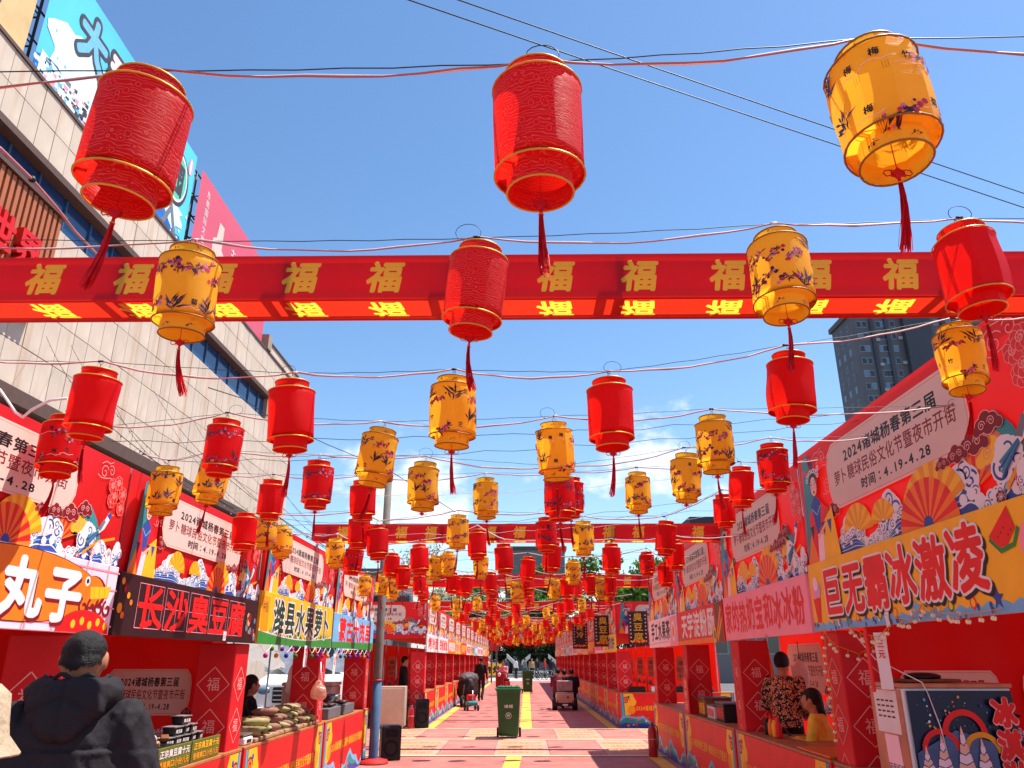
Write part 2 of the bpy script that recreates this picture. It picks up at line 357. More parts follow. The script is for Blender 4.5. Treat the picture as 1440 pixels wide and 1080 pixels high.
for i, c in enumerate('大世界'): link('letter', raised(c, 1.1, 1.2, 0.2, RED3), sg, (0.55, 15.35 + i * 1.14, 11.55), (0, 0, PI / 2))

# rooftop billboards, each a sheet on a steel lattice
lat = mat('billboard_lattice', '23262c', 0.6)
def billboard(y0, y1, h, m, label, deco):
    e = empty('rooftop_billboard', (XB - 0.25, y0, RZ + 0.14), PI / 2, label, 'billboard')
    L = y1 - y0; mb = MB(); n = 16; vs = []; fs = []
    for i in range(n + 1):
        for j in range(5): vs.append((L * i / n, 0.006 * math.sin(i * 2.1 + j * 1.7), h * j / 4))
    for i in range(n):
        for j in range(4): a = i * 5 + j; fs.append((a, a + 5, a + 6, a + 1))
    mb.add(vs, fs, m, True); mb.obj('sheet', e)
    tr = MB(); k = max(2, int(L / 1.6))
    for i in range(k + 1):
        x = 0.05 + (L - 0.1) * i / k
        for yy in (0.25, 1.15): tr.tube([(x, yy, -0.1), (x, yy, h - 0.1)], 0.045, lat, 5)
        for z in range(int(h / 1.1)):
            tr.tube([(x, 0.25, z * 1.1), (x, 1.15, z * 1.1 + 1.0)], 0.03, lat, 4); tr.tube([(x, 0.25, z * 1.1 + 1.0), (x, 1.15, z * 1.1 + 1.0)], 0.03, lat, 4)
    for z in (0.2, h / 2, h - 0.15):
        for yy in (0.25, 1.15): tr.tube([(-0.3, yy, z), (L + 0.3, yy, z)], 0.04, lat, 5)
    tr.obj('lattice', e)
    p = Print(-0.012, 0.0003); deco(p, L, h); p.obj('printed_artwork', e)
    return e
tanm = mat('tan_billboard_sheet', 'cfae78', 0.6, var=0.1, scale=1.5, bump=0.3, bscale=3); bsh = mat('cyan_billboard_sheet', '55c2e2', 0.5, var=0.12, scale=0.35); psh = mat('rose_billboard_sheet', 'd0566a', 0.5, var=0.05, scale=0.6)
LEGM = mat('mauve_grey_print', '5c4c58', 0.6, var=0.1)
def d_tan(p, L, h):
    p.poly([(L - 2.5, h), (L - 1.35, h), (L - 1.5, 1.6), (L - 1.3, 0.9), (L - 1.55, 0.55), (L - 2.6, 0.15), (L - 3.2, 0.4), (L - 2.9, 0.9), (L - 2.3, 1.3)], LEGM)
    p.poly([(L - 1.2, 0.95), (L - 2.2, 1.3), (L - 2.25, 1.1), (L - 1.25, 0.75)], PURP)
CYW = mat('foam_white_print', 'd8ecf4', 0.5, var=0.1, scale=1.0); DBL = mat('deep_blue_print', '1f66b4', 0.5, var=0.4, scale=1.6); CHARC = mat('charcoal_print', '403c40', 0.5); MINT = mat('mint_print', '58c4a0', 0.5)
def d_blue(p, L, h):
    r2 = random.Random(5)
    def blob(x, z, rx, rz, m):
        p.poly([(x + rx * math.cos(a * PI / 12) * r2.uniform(0.8, 1.15), z + rz * math.sin(a * PI / 12) * r2.uniform(0.8, 1.15)) for a in range(24)], m)
    blob(2.2, 1.9, 2.0, 1.1, CYW); blob(5.0, 1.8, 2.4, 0.9, CYW); blob(8.4, 1.1, 1.6, 0.8, CYW)
    p.poly([(0, 0)] + [(i * 0.5, 0.75 + 0.35 * math.sin(i * 0.9)) for i in range(int(L / 0.5) + 1)] + [(L, 0)], DBL)
    p.poly([(0.2, 0.2), (0.2, 1.05), (3.4, 0.85), (4.6, 0.2)], CYW)
    p.cyc(8)
    for i in range(130):
        x = r2.uniform(0.3, 4.2); z = r2.uniform(0.25, 0.95); w = r2.uniform(0.06, 0.28)
        p.poly([(x, z), (x + w, z + r2.uniform(-.05, .05)), (x + w, z + w * r2.uniform(.4, 1)), (x, z + w * .5)], r2.choice([PINK, GREY, WHT, BLU2, PINKP, CHARC]))
    for i in range(70): p.circ(r2.uniform(0, L), abs(r2.gauss(0.4, 0.8)) + .1, r2.uniform(0.03, 0.12), r2.choice([WHT, CYW, BLU2]), 8)
    p.cyc()
    for (c, x, z, m) in (('大', 1.5, 2.35, BLU2), ('型', 3.3, 2.2, PINKP), ('水', 5.1, 2.15, BLU2)):
        p.text(c, x - .04, z - .06, 1.75, 2.0, CHARC, 0.11); p.text(c, x, z, 1.68, 1.9, m, 0.045)
    p.circ(9.1, 2.75, 0.95, CHARC, 28, 1.25); p.circ(9.1, 2.8, 0.82, WHT, 28, 1.12); p.circ(9.1, 2.8, 0.74, MINT, 28, 1.0); p.text('园', 8.55, 2.0, 1.1, 1.6, CHARC, 0.05)
    p.circ(10.0, 3.9, 0.2, PINK, 14, 0.4); p.circ(10.0, 3.9, 0.09, WHT, 10, 0.38)
    p.poly([(8.2, 0.1), (9.0, 1.5), (9.8, 0.1), (9.5, 0.1), (9.0, 1.05), (8.5, 0.1)], GREY)
def d_pink(p, L, h):
    p.text('东南国际文旅夜经济', 0.75, h - 0.95, 0.4, 0.42, WHT, 0.0, vert=True)
    p.poly([(2.0, 0.0), (2.0, 2.3), (2.35, 2.5), (2.5, 3.4), (3.05, 3.4), (3.05, 2.2), (3.5, 2.0), (3.5, 0.0)], CREAM)
    for i in range(6): p.stroke([(2.1 + i * .22, 0.1), (2.1 + i * .22, 1.9)], 0.03, PINK)
    p.text('古', 4.1, 2.35, 0.62, 0.75, WHT, 0.0); p.text('琅', 5.0, 1.7, 0.62, 0.75, WHT, 0.0); p.text('琊', 5.9, 1.05, 0.62, 0.75, WHT, 0.0); p.text('城', 6.9, .6, 0.62, 0.75, WHT, 0.0)
billboard(8.0, 17.1, 4.0, tanm, 'tan rooftop billboard showing a striding leg, leftmost on the mall roof', d_tan)
billboard(17.55, 28.0, 4.75, bsh, 'cyan rooftop billboard with big blue and pink characters', d_blue)
billboard(28.65, 38.3, 4.6, psh, 'rose pink rooftop billboard with small white characters', d_pink)
# ------------------------------------------------------------------ festival print shared by all stalls
XL, XR = -2.65, 2.55
BL = 2.94                                      # length of a stall
def fan(p, x, z, r, a0, a1, n, ma, mb_, r0=0.12):
    p.cyc(1)
    for i in range(n):
        b0 = math.radians(a0 + (a1 - a0) * i / n); b1 = math.radians(a0 + (a1 - a0) * (i + 1) / n)
        p.poly([(x + r * r0 * math.cos(b0), z + r * r0 * math.sin(b0)), (x + r * math.cos(b0), z + r * math.sin(b0)), (x + r * math.cos(b1), z + r * math.sin(b1)), (x + r * r0 * math.cos(b1), z + r * r0 * math.sin(b1))], ma if i % 2 else mb_)
    p.cyc()
def puff(p, x, z, s, m, ln):
    p.cyc(6)
    for dx, dz, r in ((-1, 0, .7), (-.2, .45, .8), (.7, .1, .75), (0, -.2, .8), (1.4, -.3, .5), (-1.6, -.35, .5)):
        p.circ(x + dx * s, z + dz * s, r * s * 1.12, ln)
    p.cyc(); p.cyc(6)
    for dx, dz, r in ((-1, 0, .7), (-.2, .45, .8), (.7, .1, .75), (0, -.2, .8), (1.4, -.3, .5), (-1.6, -.35, .5)):
        p.circ(x + dx * s, z + dz * s, r * s, m)
    p.cyc()
    p.stroke(spiral(x - .8 * s, z, .5 * s), .09 * s, ln); p.stroke(spiral(x + .5 * s, z + .1 * s, .5 * s, a0=PI, d=-1), .09 * s, ln)
def wave(p, x0, x1, z0, h, r2):
    n = 26; pts = []
    for i in range(n + 1):
        t = i / n; pts.append((x0 + (x1 - x0) * t, z0 + h * (0.45 + 0.4 * math.sin(t * 9.2 - 0.7) + 0.12 * math.sin(t * 23))))
    base = [(x0, z0), (x1, z0)]
    p.poly(base + pts[::-1], BLU)
    for k in range(1, 5): p.stroke([(a, z0 + (b - z0) * (1 - k * 0.19)) for a, b in pts], h * 0.035, BLU2 if k % 2 else WHT)
    p.cyc(6)
    for i, (a, b) in enumerate(pts):
        r = h * r2.uniform(0.10, 0.24) * (1.2 if math.sin(i / n * 9.2 - 0.7) > 0.1 else 0.75)
        p.circ(a, b, r, WHT, 12); p.stroke(spiral(a, b - r * .1, r * .8, 1.2, r2.uniform(0, 6)), r * .2, BLU)
        if i % 3 == 0: p.circ(a + r, b - r * 1.5, r * .5, WHT, 10)
    p.cyc()
def cloudline(p, x, z, s, m):
    p.stroke(spiral(x, z, s, 1.3, 0.5), s * .09, m); p.stroke(spiral(x + s * 1.7, z + s * .5, s * .8, 1.3, 2.5, d=-1), s * .09, m)
    p.stroke([(x - s * 1.6, z - s * .6), (x - s * .6, z - s * .9), (x + s * .6, z - s * .75), (x + s * 1.6, z - s * .5), (x + s * 2.6, z - s * .7)], s * .09, m)
    p.stroke([(x - s, z + s), (x, z + s * 1.5), (x + s, z + s * 1.4), (x + 1.8 * s, z + s * 1.75)], s * .09, m)
def opera(p, x, z, h):
    """a robed singer in flat print, h tall"""
    s = h; sx = h * 1.4
    p.poly([(x - .20 * sx, z), (x - .16 * sx, z + .5 * s), (x - .12 * sx, z + .93 * s), (x - .05 * sx, z + .98 * s), (x - .02 * sx, z + .6 * s), (x - .04 * sx, z)], TEAL)
    p.poly([(x - .13 * sx, z), (x - .11 * sx, z + .42 * s), (x, z + .55 * s), (x + .15 * sx, z + .42 * s), (x + .2 * sx, z)], RED2)
    p.poly([(x + .02 * sx, z), (x + .05 * sx, z + .3 * s), (x + .2 * sx, z + .42 * s), (x + .24 * sx, z)], YEL)
    p.poly([(x - .2 * sx, z), (x - .12 * sx, z + .26 * s), (x - .05 * sx, z)], ORG)
    p.poly([(x - .07 * sx, z + .5 * s), (x, z + .58 * s), (x + .07 * sx, z + .5 * s), (x + .03 * sx, z + .28 * s), (x - .03 * sx, z + .28 * s)], BLU)
    p.stroke([(x - .06 * sx, z + .47 * s), (x, z + .4 * s), (x + .06 * sx, z + .47 * s)], .014 * s, BLU2)
    for i in range(4): p.poly([(x - .12 * sx + i * .08 * sx, z + .32 * s), (x - .06 * sx + i * .08 * sx, z + .32 * s), (x - .09 * sx + i * .08 * sx, z + .2 * s)], BLU if i % 2 else PURP)
    p.poly([(x - .05 * sx, z), (x - .02 * sx, z + .24 * s), (x + .05 * sx, z + .22 * s), (x + .03 * sx, z)], PINKP)
    p.stroke([(x - .02 * sx, z + .2 * s), (x + .1 * sx, z + .3 * s)], .03 * s, SKIN)
    p.circ(x, z + .68 * s, .075 * s, BLK, 18, .12 * s); p.circ(x, z + .655 * s, .062 * s, SKIN, 18, .088 * s)
    for d in (-1, 1):
        p.circ(x + d * .03 * sx, z + .65 * s, .022 * s, PINK, 10); p.stroke([(x + d * .012 * sx, z + .672 * s), (x + d * .045 * sx, z + .688 * s)], .008 * s, BLK); p.stroke([(x + d * .012 * sx, z + .70 * s), (x + d * .045 * sx, z + .715 * s)], .006 * s, BLK)
    p.circ(x, z + .605 * s, .014 * s, DRED, 8); p.stroke([(x, z + .66 * s), (x, z + .63 * s)], .008 * s, PINK)
    for i in range(9):
        a = math.radians(15 + i * 19); p.circ(x + .08 * sx * math.cos(a), z + .71 * s + .085 * s * math.sin(a), .022 * s, WHT, 8); p.circ(x + .08 * sx * math.cos(a), z + .71 * s + .085 * s * math.sin(a), .012 * s, BLK if i % 2 else TEAL, 8)
    p.circ(x + .01 * sx, z + .84 * s, .035 * s, PURP, 10); p.circ(x - .08 * sx, z + .8 * s, .03 * s, RED2, 10); p.circ(x + .09 * sx, z + .79 * s, .03 * s, PINK, 10)
def bird(p, x, z, s):
    p.poly([(x, z), (x + .25 * s, z + .25 * s), (x + .5 * s, z + .62 * s), (x + .62 * s, z + .72 * s), (x + .7 * s, z + .62 * s), (x + .6 * s, z + .4 * s), (x + .4 * s, z + .12 * s), (x + .15 * s, z - .05 * s)], WHT)
    p.poly([(x + .45 * s, z + .55 * s), (x + .62 * s, z + .72 * s), (x + .72 * s, z + .6 * s), (x + .62 * s, z + .45 * s)], BLU)
    p.poly([(x + .05 * s, z + .1 * s), (x + .3 * s, z + .42 * s), (x + .42 * s, z + .35 * s), (x + .2 * s, z + .02 * s)], GREY)
    for i in range(4): p.poly([(x + .1 * s, z + .05 * s - i * .02 * s), (x - .45 * s, z - .22 * s - i * .09 * s), (x - .42 * s, z - .27 * s - i * .09 * s), (x + .13 * s, z - .03 * s)], BLU if i % 2 else TEAL)
    p.stroke([(x + .7 * s, z + .62 * s), (x + .82 * s, z + .63 * s)], .03 * s, YEL)
def flower(p, x, z, s, m, ln):
    for i in range(7):
        a = i * 2 * PI / 7; p.circ(x + .55 * s * math.cos(a), z + .55 * s * math.sin(a), .46 * s, ln, 12); p.circ(x + .55 * s * math.cos(a), z + .55 * s * math.sin(a), .42 * s, m, 12)
    p.stroke(spiral(x, z, .5 * s), .08 * s, ln)
def event_panel(p, x0, x1, z0, z1, light=True):
    w = x1 - x0; h = z1 - z0; c = .07 * w
    def sh(g): return [(x0 + c - g, z0 - g), (x1 - c + g, z0 - g), (x1 - .3 * c + g, z0 + .09 * h), (x1 + g, z0 + .3 * h), (x1 + g, z1 - .3 * h), (x1 - .3 * c + g, z1 - .09 * h), (x1 - c + g, z1 + g), (x0 + c - g, z1 + g), (x0 + .3 * c - g, z1 - .09 * h), (x0 - g, z1 - .3 * h), (x0 - g, z0 + .3 * h), (x0 + .3 * c - g, z0 + .09 * h)]
    p.poly(sh(.035 * h), CREAM); p.poly(sh(.0), TAN); p.poly(sh(-.012 * h), CREAM)
    p.text('2024诸城杨春第三届', x0 + .16 * w, z0 + .62 * h, .70 * w / 9.3, .24 * h, BLK, .03)
    p.text('萝卜糖球民俗文化节暨夜市开街', x0 + .05 * w, z0 + .32 * h, .90 * w / 14, .26 * h, DRED, .012)
    p.text('时间：4.19-4.28', x0 + .28 * w, z0 + .08 * h, .46 * w / 7.5, .19 * h, BLK, .03)
BANNERS = {}
def banner_print(h):
    k = round(h, 2)
    if k in BANNERS: return BANNERS[k]
    r2 = random.Random(3); p = Print(-0.004); s = h
    cloudline(p, .36, .82 * s, .07 * s, PINKL); cloudline(p, .50, .58 * s, .05 * s, PINKL); cloudline(p, 2.62, .84 * s, .07 * s, PINKL)
    for i in range(6): flower(p, 2.80 + .08 * math.cos(i * 2.2), .66 * s + .09 * s * i / 2 - .1 * s, .075 * s, RED2, PINKL)
    p.poly([(2.36, .2 * s), (2.44, .4 * s), (2.52, .5 * s), (2.62, .38 * s), (2.7, .2 * s)], TEAL)
    fan(p, 2.26, .12 * s, .36 * s, 20, 120, 9, RED2, ORG)
    puff(p, 2.46, .28 * s, .075 * s, YEL, TAN)
    wave(p, .62, 1.45, 0, .30 * s, r2); wave(p, 2.0, 2.6, 0, .3 * s, r2)
    fan(p, .92, .13 * s, .22 * s, 0, 180, 13, YEL, YEL2); fan(p, 1.28, .14 * s, .16 * s, 0, 180, 11, YEL, YEL2)
    wave(p, .5, 1.6, -.0, .17 * s, r2)
    event_panel(p, .58, 2.32, .38 * s, .88 * s)
    puff(p, .58, .37 * s, .055 * s, DRED, PINKL)
    fan(p, 1.86, .05 * s, .34 * s, 18, 162, 15, YEL, YEL2); fan(p, 1.79, 0, .31 * s, 0, 180, 17, RED2, ORG); p.circ(1.79, .02 * s, .05 * s, BLU)
    for dx, dz, q in ((2.32, .37, .065), (2.46, .44, .06), (2.17, .35, .05), (2.03, .335, .035)): puff(p, dx, dz * s, q * s, DRED, PINKL)
    bird(p, 2.62, .28 * s, .30 * s)
    p.stroke([(2.5, .06 * s), (2.65, .19 * s), (2.85, .26 * s)], .025 * s, YEL2); flower(p, 2.62, .08 * s, .05 * s, RED2, WHT); flower(p, 2.8, .1 * s, .06 * s, WHT, GREY); flower(p, 2.45, .03 * s, .04 * s, DRED, WHT)
    wave(p, 2.6, 2.93, 0, .2 * s, r2)
    opera(p, .30, 0, .98 * s)
    BANNERS[k] = p.mesh('banner_print'); return BANNERS[k]
_bk = Print(-0.004); event_panel(_bk, .5, 2.3, 1.02, 1.72); puff(_bk, 2.3, 1.05, .06, DRED, PINKL); wave(_bk, .4, 2.6, .72, .22, random.Random(2)); BACKPRINT = _bk.mesh('back_print')
def cloth_mesh(L, h, m, amp=0.006, th=0.012, nx=24, nz=5, seed=0):
    mb = MB(); vs = []; fs = []; q = random.Random(seed); ph = q.uniform(0, 6)
    for i in range(nx + 1):
        for j in range(nz + 1): vs.append((L * i / nx, amp * (math.sin(i * 0.9 + ph) + math.sin(j * 1.3 + i * .37)) * (0.4 if j in (0, nz) else 1), h * j / nz))
    w = nz + 1
    for i in range(nx):
        for j in range(nz): a = i * w + j; fs.append((a, a + w, a + w + 1, a + 1))
    mb.add(vs, fs, m, True); return mb.mesh('cloth')
POSTM = {}
def post_meshes(h):
    if h in POSTM: return POSTM[h]
    mb = MB(); mb.bbox(0, .36, 0, .36, 0, h, REDP, .012); pm = mb.mesh('post')
    p = Print(-0.002)
    for i in range(3):
        z = h - .36 - i * .36; s = .15
        p.stroke([(.18, z + s), (.18 + s, z), (.18, z - s), (.18 - s, z), (.18, z + s)], .008, PINKL)
        p.text('福', .115, z - .06, .13, .13, PINKL, .0)
    for dx in (.08, .28): puff(p, dx, h - 1.30, .04, GREY, BLK)
    pr = p.mesh('post_print'); POSTM[h] = (pm, pr); return POSTM[h]
_cp = Print(-0.002)
CTH = .80
def counter_print():
    p = _cp; r2 = random.Random(8)
    for x0, d in ((0.05, 1), (BL - .05, -1)):
        p.poly([(x0, .8), (x0 + d * .3, .8), (x0 + d * .36, .66), (x0 + d * .28, .52), (x0 + d * .34, .38), (x0 + d * .22, .3), (x0, .3)], YEL)
        p.circ(x0 + d * .3, .6, .09, YEL); p.circ(x0 + d * .26, .42, .1, YEL2); p.circ(x0 + d * .12, .66, .07, ORG); p.stroke(spiral(x0 + d * .13, .64, .09), .02, DRED); p.circ(x0 + d * .2, .72, .03, BLU)
        p.poly([(x0, .0), (x0, .8), (x0 + d * .07, .8), (x0 + d * .1, .4), (x0 + d * .07, 0)], TEAL)
        p.stroke([(x0 + d * .02, .8), (x0 + d * .05, .4), (x0 + d * .03, 0)], .02, BLU2)
    pts = [(i * .15, .2 + .1 * math.sin(i * .7) + .05 * math.sin(i * 1.9)) for i in range(int(BL / .15) + 1)]
    p.poly([(0, 0), (BL - .02, 0)] + pts[::-1], BLU2)
    p.poly([(0, 0), (BL - .02, 0)] + [(a, b * .72 + .03 * math.sin(a * 5)) for a, b in pts][::-1], TEAL)
    p.poly([(0, 0), (BL - .02, 0)] + [(a, b * .42) for a, b in pts][::-1], BLU)
    p.cyc(6)
    for i in range(16): p.circ(r2.uniform(.1, 2.8), r2.uniform(.03, .24), r2.uniform(.015, .04), r2.choice([RED2, WHT, ORG]))
    p.cyc()
    p.text('2024诸城杨春第三届萝卜糖球民俗文化节暨夜市', .42, .40, .098, .13, YEL, .015)
    return p.mesh('counter_print')
CPRINT = counter_print()
mb = MB(); mb.bbox(0, BL - .02, 0, .03, .02, CTH, RED2, .006); CPANEL = mb.mesh('counter_panel')
mb = MB(); mb.bbox(0, BL - .02, .0, .62, CTH + .002, CTH + .03, mat('counter_top', 'a8683c', .5, var=.2, scale=5), .005); CTOP = mb.mesh('counter_top')
BACK = cloth_mesh(BL, 2.1, REDD, .02, nx=30)
BACKS = cloth_mesh(2.2, 2.1, REDD, .02, nx=26)
EAVE = mat('stall_roof_cloth', (0.42, 0.02, 0.015), .7, trans=.10, tcol='f03010')
REARLEG = MB().tube([(0, 0, 0), (0, 0, 1)], .018, ALU, 6).mesh('rear_leg')
def stall(org, rz, zs, ze, zt, sign, label, group=None, post='end', back=True, counter=True, far=False, firstpost=False, side=None, seed=0, L=BL):
    """org: ground point at the viewer's lower left corner of the stall front; zs..ze sign, ze..zt printed banner"""
    e = empty('market_stall', (org[0], org[1], 0), rz, label, 'market stall', group); s = L / BL
    bn = link('banner', cloth_mesh(BL, zt - ze + .12, RED, .0012, seed=seed), e, (0, .035, ze - .12), (0, 0, 0), (s, 1, 1))
    link('banner_print', banner_print(zt - ze), bn, (0, -.001, .12))
    fr = MB(); fr.box(0, L, .05, .085, zt - .03, zt + .004, ALU); fr.box(0, L, .05, .085, ze - .1, ze - .07, ALU)
    for x in (0.002, L - .032): fr.box(x, x + .03, .05, .085, ze - .069, zt - .031, ALU)
    fr.obj('banner_frame', e)
    sb = MB(); sb.bbox(.015, L - .015, -.01, .025, zs, ze, sign[0], .004); so = sb.obj('sign_board', e)
    link('sign_print', sign[1], so, (0, -.0092, zs), (0, 0, 0), (s, 1, (ze - zs) / .42))
    if counter:
        co = link('counter', CPANEL, e, (.01, 0, 0), (0, 0, 0), (s, 1, 1)); link('counter_print', CPRINT, co)
        link('counter_top', CTOP, e, (.01, .0, 0), (0, 0, 0), (s, 1, 1))
    pm, pr = post_meshes(round(zs - .005, 2))
    xs = ([L - .37] if post == 'end' else [.01]) + ([.01 if post == 'end' else L - .37] if firstpost else [])
    for x in xs:
        po = link('post', pm, e, (x, .034, 0)); link('post_print', pr, po)
        link('post_print', pr, po, (0, .36, 0), (0, 0, -PI / 2)); link('post_print', pr, po, (.36, 0, 0), (0, 0, PI / 2))
    if back: hf = back == 'half'; bk = link('back_wall', BACK, e, (L * .45 if hf else 0, 2.6, .02), (0, 0, 0), (s * (.55 if hf else 1), 1, 1.1 if zt > 3.2 else 1.0)); link('back_print', BACKPRINT, bk, (0, -.045, -.05))
    rf = MB(); h0, h1 = ze + .02, zt - .35
    n = 8; vs = []; fs = []
    for i in range(n + 1):
        for j in range(5): vs.append((L * i / n, .1 + 2.55 * j / 4, h0 + (h1 - h0) * (1 - abs(j / 4 - .45) * 1.6) + .015 * math.sin(i * 1.7 + j)))
    for i in range(n):
        for j in range(4): a = i * 5 + j; fs.append((a, a + 5, a + 6, a + 1))
    rf.add(vs, fs, EAVE, True); rf.obj('roof', e)
    for x in (.03, L - .03): link('rear_leg', REARLEG, e, (x, 2.58, 0), (0, 0, 0), (1, 1, ze))
    if side == 'wall':       # cloth partition towards the next stall, printed on the camera's side
        sx = L - .03 if rz > 0 else .03
        wl = link('side_wall', BACKS, e, (sx, 2.6 if rz > 0 else .4, .02), (0, 0, -rz))
        for q_ in (.0, 1.02): link('back_print', BACKPRINT, wl, (q_, -.045, .55), (0, 0, 0), (.45, 1, .55))
    if side == 'panel':      # printed side wall that faces the camera
        sx = 0 if rz > 0 else L
        sd_ = link('side_banner', cloth_mesh(2.7, zt - ze + .12, RED, .004), e, (sx, 2.73 if rz > 0 else .03, ze - .12), (0, 0, -rz)); link('banner_print', banner_print(zt - ze), sd_, (0, -.014, .12), (0, 0, 0), (2.7 / BL, 1, 1))
    return e

# ------------------------------------------------------------------ sign boards (design height 0.42, length BL)
def sgn(base, fn):
    p = Print(); fn(p); return (base, p.mesh('sign_print'))
def outline_text(p, t, x, z, cw, ch, m, ol, o1=.02, o2=.06, sh=None, d=(.012, -.014), tilt=None):
    if sh: p.text(t, x + d[0], z + d[1], cw, ch, sh, o2, tilt=tilt)
    p.text(t, x, z, cw, ch, ol, o2, tilt=tilt); p.text(t, x, z, cw, ch, m, o1, tilt=tilt)
def s_ball(p):
    for i in range(12): p.stroke([(i * .25 + .05, 0), (i * .25 + .05, .42)], .012, PINK)
    for i in range(4): p.stroke([(0, .05 + i * .11), (BL, .05 + i * .11)], .01, PINK)
    p.circ(1.95, .23, .78, BLK, 30, .192); p.circ(1.95, .23, .775, ORG, 30, .187)
    p.circ(2.66, .24, .15, DRED, 20, .1); p.circ(2.64, .245, .14, ORG, 20, .09); p.circ(2.58, .30, .03, WHT, 10); p.circ(2.58, .30, .015, BLK, 8)
    for i in range(4): p.stroke(spiral(2.58 + i * .09, .15, .055, 1.1, 2.0), .02, DRED)
    p.poly([(2.62, .27), (2.86, .29), (2.84, .22), (2.64, .2)], YEL)
    for i in range(3): p.stroke([(2.66 + i * .06, .28), (2.68 + i * .06, .21)], .008, YEL2)
    p.poly([(2.62 + .29 * math.cos(a * PI / 14), .004 + .13 * math.sin(a * PI / 14)) for a in range(15)], RED2)
    for i in range(5): p.circ(2.5 + i * .09, .05 + .02 * (i % 2), .025, YEL, 8)
    outline_text(p, '章鱼小丸子', .62, .05, .385, .33, WHT, WHT, .03, .045, DRED, (.012, -.02), [0, .05, -.03, .03, 0])
    p.text('组合', 1.5, .01, .07, .06, RED2, .02)
def s_tofu(p):
    r2 = random.Random(4)
    for i in range(5):
        x = .30 + i * .45
        p.stroke([(x, .06), (x + .4, .06), (x + .4, .37), (x, .37), (x, .06)], .006, PINK); p.stroke([(x, .215), (x + .4, .215)], .004, PINK); p.stroke([(x + .2, .06), (x + .2, .37)], .004, PINK)
    p.text('长沙臭豆腐', .295, .045, .45, .34, RED2, .028)
    for i in range(6): p.circ(.05 + .05 * i % .2, .36 - .045 * i, r2.uniform(.02, .04), r2.choice([YEL2, RED2, ORG, DRED]), 10)
    for i in range(14): p.circ(2.62 + r2.uniform(0, .26), r2.uniform(.05, .38), r2.uniform(.015, .05), r2.choice([DRED, TAN, GREY, WOOD]), 9)
    p.poly([(2.02, .01), (2.09, .01), (2.09, .09), (2.02, .09)], WHT); p.text('酱香', 2.03, .02, .026, .05, BLK, .0)
def s_radish(p):
    p.poly([(0, 0), (BL - .03, 0), (BL - .03, .10)] + [((BL - .03) * (1 - i / 14), .10 - .05 * math.sin(PI * i / 14)) for i in range(15)], GRN)
    p.stroke([((BL - .03) * i / 14, .11 - .05 * math.sin(PI * i / 14)) for i in range(15)], .014, WHT)
    r2 = random.Random(6)
    p.cyc(8)
    for i in range(160):
        x = r2.uniform(.3, 2.85); b = .11 - .05 * math.sin(PI * x / BL); p.poly([(x, b), (x + .02, b), (x + r2.uniform(-.02, .04), b + r2.uniform(.02, .06))], GRN)
    p.cyc()
    p.poly([(.04, .1), (.26, .1), (.26, .38), (.04, .38)], YEL2); p.text('种植', .06, .25, .08, .1, BLK, .0)
    outline_text(p, '潍县水果萝卜', .40, .08, .40, .32, mat('dark_green_print', '14402c', .5), WHT, .03, .075)
def s_mongol(p):
    for x, z, r in ((.5, .25, .2), (1.4, .3, .25), (2.3, .26, .22)): p.circ(x, z, r, WHT, 16, r * .4)
    p.poly([(0, 0), (BL - .03, 0), (BL - .03, .1), (0, .07)], GRN)
    p.text('蒙古大肉串', .35, .07, .46, .33, RED2, .03)
def s_ice(p):
    r2 = random.Random(9)
    p.poly([(0, 0)] + [(i * .06, .035 + .02 * (i % 2)) for i in range(49)] + [(2.91, 0)], BLU2)
    p.cyc(8)
    for i in range(60): p.circ(r2.uniform(0, 2.9), r2.uniform(0, .045), r2.uniform(.008, .02), r2.choice([BLU, WHT, BLU2, GREY]), 7)
    p.cyc()
    for x, q, m in ((.62, .05, TEAL), (.9, .035, BLU), (1.55, .055, BLU2), (2.3, .05, BLU), (2.55, .04, TEAL)):
        p.poly([(x + q * (1 if k % 2 == 0 else .42) * math.sin(k * PI / 5), .06 + q * (1 if k % 2 == 0 else .42) * math.cos(k * PI / 5)) for k in range(10)], m)
    for x, m in ((.78, RED2), (1.1, GRN), (1.3, ORG), (1.9, GRN), (2.1, RED2)): p.circ(x, .055, .028, m, 10); p.circ(x, .055, .018, YEL, 10)
    p.poly([(.1, .05), (.16, .05), (.2, .2), (.06, .2)], RED2); p.circ(.10, .24, .045, PINK); p.circ(.17, .25, .05, mat('lilac_print', 'd0a0d0', .5)); p.circ(.13, .29, .045, PINKP)
    outline_text(p, '巨无霸冰激凌', .27, .075, .335, .31, RED2, WHT, .035, .075, BLK, (.018, -.016), [0, .0, 0, .03, .02, .06])
    p.poly([(2.33, .30), (2.5, .40), (2.53, .31), (2.45, .25), (2.36, .25)], RED2); p.stroke([(2.33, .29), (2.4, .235), (2.5, .25), (2.55, .31)], .02, GRN)
    for i in range(5): p.circ(2.4 + .025 * i, .29 + .015 * (i % 3), .005, BLK, 6)
    p.circ(2.66, .24, .12, PINK, 18, .10); p.circ(2.78, .2, .1, PINK, 18, .08); p.circ(2.70, .14, .055, RED2, 14); p.circ(2.79, .12, .05, RED2, 14)
def s_pink(p):
    p.text('家的热奶宝和冰冰粉', .08, .06, .305, .31, RED2, .03, tilt=[0, .02, -.02, .03])
    p.text('扫码', 1.6, -.0, .03, .03, BLK, 0)
